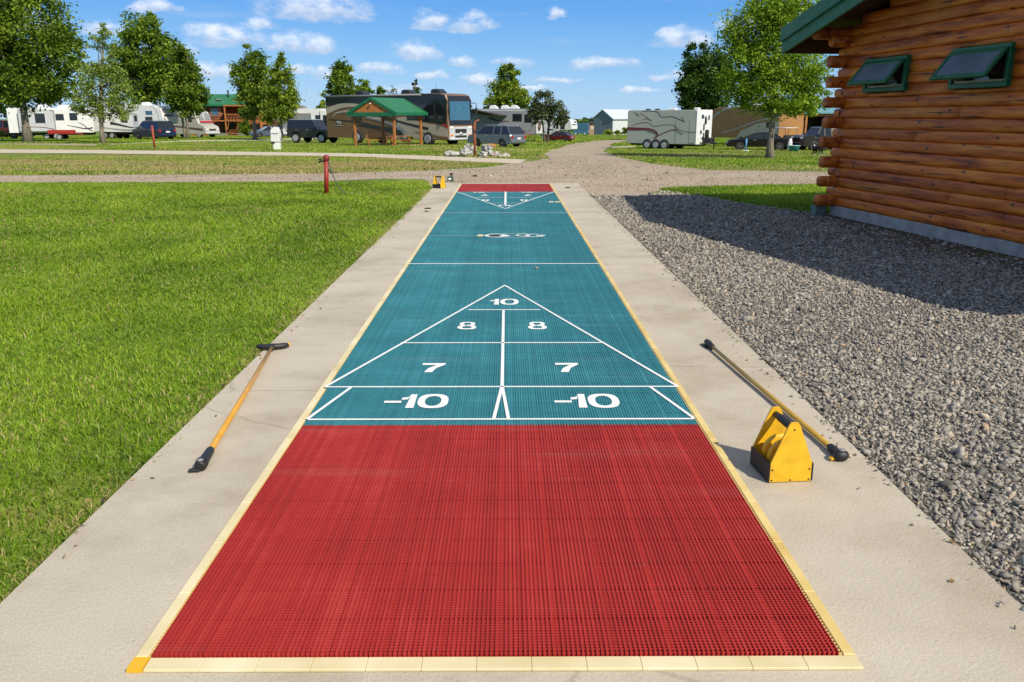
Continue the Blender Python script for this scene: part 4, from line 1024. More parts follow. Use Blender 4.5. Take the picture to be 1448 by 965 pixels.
tree('birch_tree', 'slim airy pale green tree with thin trunk in front of the white fifth wheel', 146, 66, [(148, 125, 36, 42), (145, 80, 22, 36), (148, 48, 9, 22), (130, 150, 26, 26), (168, 145, 22, 26)], 4300, .26, L_PALE, .17, limbs=16, clump=30, group=GT)
tree('broadleaf_tree', 'big rounded dark tree rising behind the white fifth wheel', 208, 108, [(205, 75, 38, 52), (178, 85, 24, 42), (232, 90, 30, 48), (205, 118, 48, 36), (215, 45, 22, 26)], 8500, .58, L_MID, .35, group=GT)
tree('broadleaf_tree', 'fork trunked dark green tree just left of the grey motorhome with windscreen cover', 264, 94, [(262, 125, 27, 40), (258, 95, 18, 36), (275, 135, 17, 30), (245, 140, 14, 22)], 5200, .46, L_MID, .2, forks=2, group=GT)
tree('poplar_tree', 'mid green tree with slender crown in front of the timber lodge', 361, 88, [(356, 125, 27, 42), (358, 88, 19, 30), (341, 115, 16, 26), (372, 135, 20, 32), (356, 150, 24, 18)], 5600, .42, L_MID, .19, group=GT)
tree('poplar_tree', 'shorter yellowish green tree growing against the lodge tree, right of the white pedestal column', 398, 84, [(398, 140, 26, 38), (400, 108, 16, 28), (412, 145, 14, 26), (383, 155, 16, 22)], 5200, .38, L_YEL, .11, group=GT)
tree('poplar_tree', 'pointed dark green tree behind the rear of the brown motorhome', 488, 118, [(486, 125, 21, 36), (488, 100, 11, 20), (505, 132, 15, 24), (470, 140, 13, 24)], 3600, .5, L_MID, .25, group=GT)
tree('poplar_tree', 'low bushy tree between the white trailer and the brown motorhome', 459, 130, [(458, 155, 12, 15), (452, 160, 7, 12)], 1200, .5, L_YEL, .15, group=GT)
tree('poplar_tree', 'narrow tree top showing over the brown motorhome roof, nearest its rear', 514, 135, [(514, 130, 10, 24), (523, 140, 8, 18)], 1300, .5, L_MID, .2, group=GT)
tree('poplar_tree', 'small tree crown over the middle of the brown motorhome roof, beside a sparse sapling', 540, 138, [(537, 135, 8, 18), (545, 142, 8, 14)], 1000, .5, L_MID, .2, group=GT)
tree('sapling_tree', 'sparse thin sapling top showing over the brown motorhome roof', 554, 130, [(555, 133, 8, 16)], 160, .34, L_OLIVE, .1, clump=8, limbs=12, group=GT)
tree('conifer_tree', 'small pointed conifer top above the brown motorhome roof vents', 587, 140, [(587, 140, 10, 18), (587, 124, 5, 12)], 1000, .5, L_DARK, .2, group=GT)
tree('conifer_tree', 'small dark tree between the brown motorhome and the grey trailer', 664, 132, [(664, 168, 9, 18), (666, 157, 4, 9)], 900, .5, L_MID, .18, group=GT)
tree('poplar_tree', 'broad pointed green tree standing behind the grey travel trailer', 716, 112, [(714, 140, 28, 32), (718, 115, 17, 28), (736, 145, 14, 24), (697, 148, 15, 20)], 5200, .5, L_YEL, .28, group=GT)
tree('olive_tree', 'grey green open crowned tree with forked trunk beside the maroon car', 772, 72, [(768, 150, 19, 24), (789, 162, 15, 20), (758, 160, 11, 20), (797, 168, 9, 12)], 2500, .26, L_OLIVE, .15, forks=2, clump=26, limbs=18, bark='darkbark', group=GT)
tree('broadleaf_tree', 'very dark tree behind the pale cargo trailer, left of the bright tree', 1003, 82, [(990, 120, 34, 44), (985, 85, 20, 28), (970, 130, 18, 26), (1015, 110, 28, 50), (1000, 150, 34, 22)], 7500, .4, L_DARK, .28, group=GT)
tree('maple_tree', 'tallest bright green tree with open crown and pale trunk on the right lawn', 1088, 33, [(1092, 60, 62, 62), (1060, 105, 50, 48), (1130, 100, 46, 50), (1092, 0, 50, 52), (1060, 40, 44, 48), (1090, 135, 62, 30), (1150, 120, 26, 34), (1040, 120, 30, 34), (1110, 30, 46, 46), (1150, 140, 27, 26), (1118, 150, 40, 14)], 15500, .17, L_BRIGHT, .125, limbs=26, clump=40, group=GT)
tree('broadleaf_tree', 'dark tree mass behind the red pickup at the far left', -25, 104, [(-20, 140, 40, 34), (12, 148, 22, 22), (-60, 120, 40, 50)], 3600, .5, L_DARK, .3, group=GT)
for i, (px, top, hw) in enumerate(((818, 170, 6), (827, 173, 5), (834, 174, 4))):
    tree('conifer_tree', ['pointed distant conifer above the blue camper, tallest of the three there', 'low distant conifer above the middle of the blue camper', 'tiny distant conifer at the right edge of the blue camper'][i], px, 205, [(px, (top+190)/2, hw, (190-top)/2), (px, top+4, hw*.5, 5)], 500, .7, L_DARK, .2, limbs=3, group=GT)
def bush(px, Y, lobes, n, leaf, lm, label): return tree('bush', label, px, Y, lobes, n, leaf, lm, .06, limbs=5, group='bushes', cat='bush')
bush(350, 118, [(350, 182, 12, 10)], 1600, .36, L_MID, 'round dense green bush in front of the timber lodge porch')
bush(862, 150, [(861, 189, 8, 6.5)], 800, .5, L_YEL, 'yellowish bush against the gable wall of the grey barn')
bush(874, 150, [(874, 191, 7, 5)], 700, .5, L_MID, 'low bush in the middle of the row beside the grey barn')
bush(887, 150, [(887, 188, 7, 7.5)], 800, .5, L_MID, 'taller bush beside the cargo trailer at the barn wall')
bush(578, 60, [(576, 196, 9, 6)], 260, .22, L_PALE, 'small weedy plant under the green roofed picnic shelter')
bush(4, 80, [(4, 189, 8, 4)], 200, .3, L_PALE, 'low leafy plant in front of the red pickup')
# a far belt of woods on the horizon
def treeline():
    n = 5200; X = RNG.uniform(-330, 330, n); Y = 300+RNG.uniform(0, 18, n); top = 1.2+2.6*vnoise(X, X*0, 9, 71)+1.4*vnoise(X, X*0, 2.5, 72)
    Z = Tv(Y)+RNG.random(n)**.7*top
    P = np.stack([X, Y, Z], 1); nr = RNG.normal(size=P.shape); nr /= np.linalg.norm(nr, axis=1)[:, None]
    V = blades(P, nr, 2.2, .8); o = np_mesh('treeline', V.reshape(-1, 3), np.arange(n*4).reshape(-1, 4), L_DARK, None, RNG.random(n)*.8); tag(o, kind='stuff')
treeline()
# ------------------------------------------------------------------ vehicles
PAINT = {}
def paint(name, c, metal=.3, rough=.3):
    if name not in PAINT: PAINT[name] = mat(name+'_car_paint', c, rough, metal, var=.05, vs=3, coat=.5)
    return PAINT[name]
def wheel(root, x, y, r, w, hub=None, spokes=5):
    sg = 1 if y > 0 else -1
    o = MB().lathe([(r*.62, -w/2), (r*.93, -w/2), (r, -w*.32), (r, w*.32), (r*.93, w/2), (r*.62, w/2)], (x, y, r), 'y', 20, False).build('wheel', MT['tyre'], root)
    mb = MB(); yo = y+sg*w*.42
    mb.lathe([(r*.63, -w*.3*1), (r*.63, w*.08), (r*.56, w*.08), (r*.54, -.02)], (x, yo, r), 'y', 20, False)
    for k in range(spokes):
        a = 2*PI*k/spokes; p = Vector((x, yo, r)); d = Vector((math.cos(a), 0, math.sin(a)))
        mb.box(p+d*r*.33, (r*.5, .03, r*.17), Matrix.Rotation(-a, 3, 'Y'))
    mb.lathe([(0, -.03), (r*.17, -.03), (r*.15, .035), (0, .035)], (x, yo, r), 'y', 10, False)
    mb.build('rim', hub or MT['rim'], o)
    m2 = MB(); m2.lathe([(0, -.005), (r*.62, -.005), (r*.62, .0), (0, .0)], (x, y+sg*w*.18, r), 'y', 16); m2.build('brake_disc', MT['under'], o)
def arch_outline(top, L0, L1, zb, wx, wr):
    """body side: given top edge from rear to front, add a bottom edge with round wheel openings"""
    pts = [(x, z) for x, z in top]
    pts.append((L1, zb))
    for x in sorted(wx, reverse=True):
        for k in range(9):
            a = PI*k/8; pts.append((x+math.cos(a)*wr, zb+max(0, math.sin(a)*wr*1.02-.0)))
    pts.append((L0, zb)); return pts
def panel_poly(mb, pts, y, sg, t=.012):               # outline in (x,z) laid on a side at y
    mb.slab([(x, y, z) for x, z in pts], (0, sg*t, 0))
def car(name, label, cat, loc, rz, pm, L_, Wd, H, belt, hood, gh, wx, wr, s=1.0, zb=.28, group=None, rimm=None, lights=True, roofm=None, rack=False, spare=False, pickup=False):
    """x forward, rear at 0; gh = (rear base, rear top, front top, front base) of the glasshouse; hood = (front edge height, cowl height)"""
    root = thing(name, label, cat, loc, rz, group, s); x0, x1 = -L_/2, L_/2
    g0, g1, g2, g3 = [x0+v for v in gh]
    top = [(x0, zb+.25), (x0+.03, belt-.12), (x0+.1, belt), (g0, belt), (g3, belt), (g3+.05, hood[1]), (x1-.25, hood[0]), (x1-.06, hood[0]-.09), (x1, hood[0]-.24), (x1, zb+.12)]
    W2 = [x0+v for v in wx]; body = arch_outline(top, x0+.06, x1-.06, zb, W2, wr+.07)
    b = MB().prism(body, -Wd/2, Wd/2, .06, .09).build('body', pm, root)
    MB().box((0, 0, zb+.16), (L_-.5, Wd-.34, .34)).build('underbody', MT['under'], root)
    yb, yt = Wd/2-.05, Wd/2-.2
    gl = MB()
    vs = []
    for x, z, y in ((g0, belt-.02, yb), (g3, belt-.02, yb), (g2, H-.06, yt), (g1, H-.06, yt)): vs += [(x, -y, z), (x, y, z)]
    gl.add(vs, [(0, 2, 4, 6), (1, 7, 5, 3), (0, 1, 3, 2), (2, 3, 5, 4), (4, 5, 7, 6), (6, 7, 1, 0)]); gl.build('windows', MT['glass'], root)
    rf = MB(); o_ = [(g1-.03, H-.07), (g1+.06, H-.01), ((g1+g2)/2, H), (g2-.08, H-.012), (g2+.03, H-.07)]
    rf.prism(o_, -yt-.015, yt+.015, .015, .05); ro = rf.build('roof', roofm or pm, root)
    def pillar(xb, xt, wd_):
        for sg in (-1, 1):
            a = Vector((xb, sg*(yb+.004), belt-.03)); c = Vector((xt, sg*(yt+.004), H-.05))
            MB().slab([a-Vector((wd_/2, 0, 0)), a+Vector((wd_/2, 0, 0)), c+Vector((wd_/2, 0, 0)), c-Vector((wd_/2, 0, 0))], (0, sg*.018, 0)).build('pillar', pm, root)
    pillar(g0+.03, g1+.02, .11); pillar(g3-.03, g2-.02, .08)
    mid = (g1+g2)/2+.1; pillar(mid, mid, .09)
    if gh[2]-gh[1] > 1.5: pillar(g0+(g3-g0)*.28, g1+(g2-g1)*.24, .12)
    for x in W2:
        for sg in (-1, 1): wheel(root, x, sg*(Wd/2-.11), wr, .22, rimm)
    for sg in (-1, 1):
        MB().box((x1-.1, sg*(Wd/2-.24), hood[0]-.2), (.2, .34, .15), bev=.04).build('headlight', MT['lampglass'], root)
        MB().box((x0+.07, sg*(Wd/2-.14), belt-.2), (.16, .2, .24), bev=.03).build('tail_light', MT['lens'], root)
        MB().box((g3-.05, sg*(Wd/2+.07), belt+.06), (.12, .16, .13), bev=.03).build('mirror', pm, root)
        for xd in (mid-.25, mid+.75): MB().box((xd-.1, sg*(Wd/2+.004), belt-.1), (.17, .03, .03), bev=.006).build('door_handle', MT['chrome'], b)
        sm = MB()
        for xd in (mid, g3-.12, g0+.15): sm.box((xd, sg*(Wd/2-.002), (belt+zb)/2+.08), (.012, .012, belt-zb-.22))
        sm.build('door_seam', MT['under'], b)
    MB().box((x1-.02, 0, zb+.16), (.16, Wd-.12, .22), bev=.05).build('front_bumper', pm if not spare else MT['under'], root)
    MB().box((x0+.02, 0, zb+.16), (.16, Wd-.12, .24), bev=.05).build('rear_bumper', pm, root)
    MB().box((x1-.0, 0, hood[0]-.24), (.05, Wd*.5, .17), bev=.02).build('grille', MT['under'], root)
    MB().box((x0-.005, 0, belt-.3), (.03, .4, .13)).build('licence_plate', MT['plate'], root)
    if rack:
        r_ = MB()
        for sg in (-1, 1): r_.tube([(g1+.1, sg*(yt-.04), H), (g1+.15, sg*(yt-.04), H+.06), (g2-.25, sg*(yt-.04), H+.06), (g2-.2, sg*(yt-.04), H)], .018, 6)
        r_.build('roof_rack', MT['chrome'], ro)
    if spare:
        MB().lathe([(0, .1), (.3, .1), (.33, .06), (.33, -.06), (.3, -.1), (0, -.1)], (x0-.13, 0, zb+.55), 'x', 18).build('spare_wheel', MT['tyre'], root)
    if pickup:
        MB().box((x0+.75, 0, belt+.005), (1.3, Wd-.24, .02)).build('load_bed', MT['under'], root)
    return root
DN = -30
car('parked_suv', 'dark blue sport utility parked beside the white fifth wheel, seen from behind', 'car', at(219, 91), R(143), paint('navy', (.012, .022, .055)), 4.7, 1.85, 1.74, 1.05, (.98, 1.04), (.12, .45, 2.95, 3.75), (.95, 3.7), .36, 1.08, rack=True, group='parked cars')
car('parked_jeep', 'boxy charcoal four wheel drive with blue tinted screen near the pale trailer and brown motorhome', 'car', at(446, 70.5), R(-22), paint('charcoal', (.035, .035, .037), .4), 4.2, 1.78, 1.85, 1.12, (1.06, 1.10), (.06, .12, 2.35, 2.85), (.85, 3.3), .39, 1.0, zb=.42, spare=True, group='parked cars', roofm=mat('jeep_roof', (.25, .3, .33), .3, .2, coat=.3))
car('parked_wagon', 'silver grey estate car seen from its rear corner behind the white boulders', 'car', at(702, 54), R(140), paint('silver', (.20, .215, .235), .55), 4.5, 1.8, 1.62, .98, (.92, .98), (.10, .55, 2.95, 3.7), (.9, 3.55), .34, .80, rack=True, group='parked cars')
car('parked_car', 'small maroon hatchback under the olive tree beside the gravel road', 'car', at(791, 77), R(152), paint('maroon', (.14, .012, .02), .3), 4.2, 1.72, 1.46, .9, (.82, .9), (.35, 1.1, 2.5, 3.35), (.8, 3.4), .32, .60, group='parked cars')
car('parked_car', 'blue grey saloon parked behind the lodge tree trunk', 'car', at(380, 108), R(-150), paint('bluegrey', (.10, .13, .19), .4), 4.5, 1.75, 1.45, .92, (.82, .92), (.45, 1.2, 2.6, 3.5), (.85, 3.6), .32, .95, group='parked cars')
car('parked_pickup', 'dark blue pickup truck parked beyond the yellowish tree', 'truck', at(403, 112), R(-20), paint('deepblue', (.015, .03, .09), .3), 5.2, 1.9, 1.85, 1.15, (1.12, 1.15), (2.0, 2.15, 3.2, 3.75), (1.05, 4.2), .4, .85, pickup=True, group='parked cars')
car('parked_pickup', 'dark red pickup truck in shade at the far left edge', 'truck', at(8, 95), R(172), paint('darkred', (.13, .012, .012), .2), 5.4, 1.95, 1.9, 1.15, (1.12, 1.15), (2.0, 2.15, 3.5, 4.0), (1.05, 4.3), .4, 1.05, pickup=True, group='parked cars')
car('parked_sedan', 'long black car with red tail light parked behind the bright tree', 'car', at(1072, 46), R(168), paint('black', (.012, .009, .012), .3, .2), 4.7, 1.7, 1.32, .86, (.78, .86), (.55, 1.35, 2.55, 3.7), (.9, 3.75), .33, .70, group='parked cars')
car('vintage_pickup', 'black vintage truck with pale disc wheels beside the cabin corner', 'truck', at(1160, 45.5), R(-168), paint('oldblack', (.02, .016, .016), .2, .35), 3.6, 1.6, 1.5, .95, (1.0, .98), (1.5, 1.55, 2.3, 2.6), (.55, 2.75), .36, .80, rimm=MT['lightgrey'], pickup=True, group='parked cars')

# ---- recreational vehicles
def qbez(p, n=14):                                     # smooth line through control points (Catmull-Rom)
    P = [Vector((x, z, 0)) for x, z in p]; P = [P[0]*2-P[1]]+P+[P[-1]*2-P[-2]]; out = []
    for i in range(1, len(P)-2):
        for k in range(n):
            t = k/n; a, b, c, d = P[i-1:i+3]
            out.append(.5*((2*b)+(c-a)*t+(2*a-5*b+4*c-d)*t*t+(3*b-a-3*c+d)*t**3))
    out.append(P[-2]); return [(v.x, v.y) for v in out]
def swoosh(parent, name, pts, w0, w1, m, y, sg, lift=.004, wm=None):
    c = qbez(pts); n = len(c); mb = MB()
    for k in range(n-1):
        q = []
        for i in (k, k+1):
            t = i/(n-1); w_ = w0+(w1-w0)*t if wm is None else (w0*(1-t)**2+2*wm*2*t*(1-t)*.5+w1*t*t)
            a = Vector(c[max(i-1, 0)]); b_ = Vector(c[min(i+1, n-1)]); d = (b_-a).normalized(); q.append((Vector(c[i]), Vector((-d.y, d.x))*w_/2))
        (p0, n0), (p1, n1) = q
        mb.slab([(v.x, y+sg*lift, v.y) for v in (p0-n0, p1-n1, p1+n1, p0+n0)], (0, sg*.004, 0))
    return mb.build(name, m, parent)
def rwin(parent, x0, x1, z0, z1, y, sg, m=None, fr=None, name='window'):
    f = MB().box(((x0+x1)/2, y+sg*.008, (z0+z1)/2), (x1-x0, .03, z1-z0), bev=.012).build(name, fr or MT['under'], parent)
    MB().box(((x0+x1)/2, y+sg*.022, (z0+z1)/2), (x1-x0-.08, .02, z1-z0-.08)).build('pane', m or MT['glass'], f)
def roof_unit(parent, x, z, m, l=.95, w_=.7, h=.32):
    MB().prism([(x-l/2, z), (x-l/2+.06, z+h*.8), (x-l/2+.2, z+h), (x+l/2-.3, z+h), (x+l/2, z+h*.35), (x+l/2, z)], -w_/2, w_/2, .03, .06).build('air_conditioner', m, parent)
def rv(name, label, cat, loc, rz, out, Wd, body_m, s=1.0, group='motorhomes and trailers', roofm=None):
    root = thing(name, label, cat, loc, rz, group, s)
    b = MB().prism(out, -Wd/2, Wd/2, .05, .07).build('body', body_m, root)
    zmax = max(z for x, z in out); xs = [x for x, z in out if z > zmax-.12]
    return root, b, zmax
M_SW = mat('black_graphic', (.015, .015, .017), .35, var=.1, coat=.3)
M_SWG = mat('grey_graphic', (.28, .28, .30), .4, var=.06)
M_BROWN = mat('bronze_brown_panel', (.20, .105, .042), .4, 0, var=.12, vs=1.2, coat=.15)
M_TAN = mat('tan_panel', (.50, .42, .32), .38, var=.08, vs=1.5, coat=.3)
M_BEIGE = mat('beige_panel', (.42, .40, .35), .4, var=.05, vs=1.5, coat=.2)
# the big brown coach
pF, pR = at(652, 60.5), at(481, 68.3); rz = heading((pF-pR).x, (pF-pR).y); LC = (pF-pR).length; HC_ = 3.62
root, b, zm = rv('motorhome_coach', 'large brown and black motorhome coach with tan swooshes behind the green roofed shelter', 'motorhome', (pF+pR)/2, rz,
  [(-LC/2, .42), (-LC/2, 3.3), (-LC/2+.1, 3.5), (LC/2-.7, 3.5), (LC/2-.25, 3.38), (LC/2-.12, 3.1), (LC/2-.06, 1.9), (LC/2, 1.35), (LC/2, .55), (LC/2-.2, .4)], 2.5, M_BROWN)
h = LC/2; yS = -1.25
for sg in (-1, 1):
    y = sg*1.25
    pb = MB(); panel_poly(pb, [(-h+.02, 2.75), (-h*.3, 2.85), (h*.10, 2.75), (h*.35, 2.3), (h*.62, 1.62), (h-.2, 1.45), (h-.12, 3.05), (h-.3, 3.36), (h-.7, 3.46), (-h+.1, 3.46), (-h+.02, 3.3)], y, sg, .006); pb.build('black_upper_panel', M_SW, b)
    pb = MB(); panel_poly(pb, [(h*.12, .46), (h*.2, 1.0), (h*.22, 1.9), (h*.36, 1.95), (h*.62, 1.55), (h-.08, 1.3), (h-.08, .58), (h-.2, .46)], y, sg, .009); pb.build('tan_front_panel', M_TAN, b)
    swoosh(b, 'swoosh', [(-h+.05, 2.35), (-h*.7, 2.75), (-h*.35, 2.72), (-h*.05, 2.45)], .45, .06, M_TAN, y, sg, .012)
    swoosh(b, 'swoosh', [(-h+.75, 1.95), (-h*.78, 2.25), (-h*.5, 2.35), (-h*.25, 2.05), (0, 1.75)], .05, .3, M_TAN, y, sg, .017)
    swoosh(b, 'swoosh', [(-h+.25, 1.75), (-h*.5, 1.6), (-h*.1, 1.25), (h*.15, .95)], .05, .14, M_SW, y, sg, .013)
    swoosh(b, 'swoosh', [(-h*.45, 1.35), (-h*.15, 1.2), (h*.1, 1.05), (h*.3, .7)], .1, .45, M_SW, y, sg, .015)
    swoosh(b, 'swoosh', [(-h*.1, 2.0), (h*.15, 1.75), (h*.4, 1.45), (h*.7, 1.15)], .1, .16, M_SW, y, sg, .018)
    swoosh(b, 'swoosh', [(-h*.3, 1.9), (h*.0, 1.62), (h*.25, 1.2), (h*.34, .8)], .06, .3, M_SWG, y, sg, .021)
    swoosh(b, 'swoosh', [(h*.5, .9), (h*.68, .8), (h*.82, .62), (h-.12, .52)], .05, .22, M_BROWN, y, sg, .016)
    rwin(b, h*.38, h*.80, 1.75, 2.8, y+sg*.006, sg); rwin(b, -h*.2, h*.06, 1.95, 2.6, y+sg*.006, sg); rwin(b, -h*.52, -h*.36, 1.7, 2.3, y+sg*.02, sg)
    rwin(b, h*.84, h*.93, 1.55, 2.9, y+sg*.006, sg, name='cab_window')
    MB().box((-h*.78, y+sg*.02, 1.32), (.9, .01, .03)).build('logo_underline', MT['lightgrey'], b)
    lg = MB()
    for k in range(3): lg.tube([(-h*.82+k*.16, y+sg*.02, 1.42), (-h*.82+k*.16+.1, y+sg*.02, 1.62), (-h*.82+k*.16+.22, y+sg*.02, 1.42)], .022, 5)
    lg.build('mountain_emblem', MT['lightgrey'], b)
    for x in (-h*.45, h*.70): wheel(root, x, sg*1.19, .47, .3, MT['rim'], 8)
    MB().lathe([(0, -.006), (.56, -.006), (.56, .022), (0, .022)], (-h*.45, sg*1.25, .5), 'y', 20).build('wheel_arch', MT['under'], b)
    MB().lathe([(0, -.006), (.56, -.006), (.56, .022), (0, .022)], (h*.70, sg*1.25, .5), 'y', 20).build('wheel_arch', MT['under'], b)
    MB().box((-h-.02, sg*1.05, 1.05), (.08, .2, .5), bev=.02).build('tail_light', MT['amber'], root)
    MB().box((h-.02, sg*.95, 1.22), (.14, .42, .2), bev=.05).build('headlight', MT['lampglass'], root)
    MB().box((h-.01, sg*.92, .72), (.1, .3, .14), bev=.03).build('fog_lamp', MT['amber'], root)
    mr_ = MB(); mr_.tube([(h-.2, sg*1.2, 2.9), (h+.2, sg*1.42, 2.85), (h+.2, sg*1.42, 2.5)], .03, 6); mr_.box((h+.2, sg*1.42, 2.35), (.12, .2, .42), bev=.04); mr_.build('mirror', M_SW, root)
    mt_ = MB(); panel_poly(mt_, [(h-.75, 1.42), (h-.05, 1.2), (h-.05, 1.36), (h-.5, 1.5)], y, sg, .024); mt_.build('red_accent', MT['lens'], b)
f_ = MB(); f_.slab([(h-.05, -1.05, 1.72), (h-.05, 1.05, 1.72), (h-.105, 1.02, 2.98), (h-.105, -1.02, 2.98)], (.03, 0, .0)); f_.build('windscreen', MT['blueglass'], root)
f_ = MB(); f_.slab([(h-.03, -1.14, 1.40), (h-.03, 1.14, 1.40), (h-.055, 1.14, 1.70), (h-.055, -1.14, 1.70)], (.03, 0, 0)); f_.slab([(h-.10, -1.14, 3.0), (h-.10, 1.14, 3.0), (h-.22, 1.1, 3.34), (h-.22, -1.1, 3.34)], (.03, 0, 0))
for sg in (-1, 1): f_.slab([(h-.05, sg*1.07, 1.72), (h-.05, sg*1.17, 1.72), (h-.10, sg*1.15, 2.98), (h-.10, sg*1.04, 2.98)], (.033, 0, 0))
f_.build('black_front_mask', M_SW, root)
MB().box((h-.0, 0, 1.0), (.06, 1.2, .30), bev=.03).build('grille', MT['under'], root); MB().box((h+.0, 0, .58), (.1, 1.2, .26), bev=.03).build('lower_grille', MT['under'], root)
f_ = MB(); f_.box((h-.07, 0, .9), (.16, 2.46, .92), bev=.08); f_.box((h-.0, 0, .47), (.22, 2.4, .16), bev=.05); f_.build('front_cap', MT['lightgrey'], root)
MB().lathe([(0, .03), (.13, .03), (.14, 0)], (h+.02, 0, .82), 'x', 14).build('round_badge', MT['chrome'], root)
for x in (-h*.55, h*.22, h*.68): roof_unit(root, x, 3.5, M_SW)
MB().tube([(h*.6, .3, 3.5), (h*.6, .3, 4.2)], .012, 5).build('antenna', MT['under'], root)
MB().tube([(-h+.1, -1.3, 3.42), (h*.6, -1.3, 3.42)], .07, 10).build('rolled_awning', MT['grey'], root)

# white fifth wheel with raised nose
def ladder(root, x, y, z0, z1):
    mb = MB()
    for d in (-.18, .18): mb.tube([(x, y+d, z0), (x, y+d, z1)], .016, 6)
    for k in range(7): mb.tube([(x, y-.18, z0+(z1-z0)*k/6), (x, y+.18, z0+(z1-z0)*k/6)], .014, 6)
    mb.build('ladder', MT['chrome'], root)
def fifth_wheel(label, loc, rz, s, L_=10.5):
    h = L_/2
    root, b, zm = rv('fifth_wheel_trailer', label, 'trailer', loc, rz, [(-h, .75), (-h, 3.35), (-h+.08, 3.5), (h-3.4, 3.62), (h-2.6, 3.6), (h-1.0, 3.45), (h-.25, 3.2), (h, 2.2), (h-.02, 1.75), (h-.3, 1.62), (h-2.6, 1.55), (h-2.9, .75)], 2.44, MT['white'], s)
    for sg in (-1, 1):
        y = sg*1.22
        rwin(b, h-2.3, h-1.4, 1.7, 2.35, y, sg); rwin(b, h-2.2, h-1.3, 2.55, 3.0, y, sg, MT['blueglass'], MT['lightgrey']); rwin(b, -h+5.0, -h+5.8, 1.75, 2.6, y, sg); rwin(b, -h+1.6, -h+2.8, 1.75, 2.6, y, sg)
        swoosh(b, 'swoosh', [(h-1.6, 3.52), (h-1.0, 3.2), (h-.62, 2.5), (h-.55, 1.75)], .05, .05, M_SWG, y, sg)
        swoosh(b, 'swoosh', [(-h+3.5, 1.7), (-h+4.5, 1.55), (-h+5.8, 1.3), (-h+7.2, 1.15)], .34, .05, M_SW, y, sg)
        swoosh(b, 'swoosh', [(-h+.2, 1.25), (-h+2.5, 1.2), (-h+5, .98), (-h+7.2, .95)], .07, .2, M_SWG, y, sg)
        for x in (-h+2.6, -h+3.5): wheel(root, x, sg*1.05, .38, .24)
        MB().tube([(h-2.4, sg*.9, 1.55), (h-2.4, sg*.9, .12)], .05, 8).build('landing_leg', MT['grey'], root)
    dr = MB().box((h-3.5, -1.235, 1.75), (.68, .04, 1.9), bev=.02).build('door', MT['lightgrey'], b); MB().box((h-3.5, -1.262, 2.2), (.34, .02, .6)).build('door_window', MT['glass'], dr)
    MB().box((h-.1, .35, 2.95), (.12, .5, .26), Matrix.Rotation(R(-25), 3, 'Y'), .02).build('nose_window', MT['glass'], root)
    sw = MB(); sw.slab([(h-.02, -1.0, 2.42), (h-.06, 1.0, 2.42), (h-.06, .9, 2.54), (h-.08, -1.0, 2.6)], (.05, 0, 0)); sw.build('nose_stripe', M_SW, root)
    for x in (h-2.9, -h+3): roof_unit(root, x, 3.56, MT['white'])
    MB().box((-.5, 0, .62), (L_-5, 1.9, .26)).build('chassis', MT['under'], root); ladder(root, -h-.05, .7, 1, 3.4)
    return root
fifth_wheel('white fifth wheel with tall rounded nose and black swoosh beside the navy car', at(188, 96), R(-17), 1.0, 10.4)
# trailer with slide-out room, far left
def slide_trailer():
    h = 4.1
    root, b, zm = rv('travel_trailer', 'white travel trailer with slide-out room partly behind the far left tree', 'trailer', at(80, 93), R(12), [(-h, .7), (-h, 3.1), (-h+.1, 3.22), (h-.6, 3.22), (h-.1, 2.9), (h, 2.2), (h, .8), (h-.1, .7)], 2.4, MT['white'])
    MB().box((-1.25, -1.45, 1.95), (3.3, .6, 2.25), bev=.05).build('slide_out', MT['lightgrey'], b)
    s2 = MB().box((.95, -1.28, 1.95), (1.0, .2, 2.3), bev=.04).build('entry_bay', MT['white'], b)
    rwin(b, -1.35, -.3, 1.65, 2.7, -1.75, -1, MT['glass'], MT['white']); rwin(b, .55, 1.35, 1.95, 2.6, -1.38, -1); rwin(b, 1.85, 2.6, 1.95, 2.7, -1.2, -1)
    for sg in (-1, 1):
        swoosh(b, 'swoosh', [(1.5, 1.45), (2.5, 1.25), (3.3, 1.1), (4.0, 1.2)], .06, .14, M_SW, sg*1.2, sg); swoosh(b, 'swoosh', [(2.6, 1.75), (3.1, 1.5), (3.5, 1.1), (3.95, .85)], .05, .1, M_SW, sg*1.2, sg, .009)
        for x in (-.6, .35): wheel(root, x, sg*1.05, .36, .22)
    swoosh(b, 'swoosh', [(-2.85, 1.22), (-1.6, 1.3), (-.4, 1.22), (.4, 1.05)], .05, .08, mat('maroon_stripe', (.15, .03, .02), .4), -1.75, -1)
    for x in (1.2, -.8): roof_unit(root, x, 3.2, MT['white'], 1.3)
    MB().box((0, 0, .58), (7.4, 1.9, .24)).build('chassis', MT['under'], root)
slide_trailer()
def utility_trailer():
    root = thing('utility_trailer', 'low dark red utility trailer in front of the white slide-out trailer', 'trailer', at(89, 88), R(8))
    t = MB(); t.box((0, 0, .62), (2.2, 1.3, .08)); t.box((0, -.65, .8), (2.2, .05, .34), bev=.01); t.box((0, .65, .8), (2.2, .05, .34), bev=.01); t.box((-1.1, 0, .8), (.05, 1.3, .34), bev=.01); t.build('tray', MT['red'], root)
    MB().tube([(1.1, 0, .6), (2.0, 0, .55)], .05, 8).build('drawbar', MT['red'], root)
    for sg in (-1, 1): wheel(root, 0, sg*.78, .3, .18)
utility_trailer()
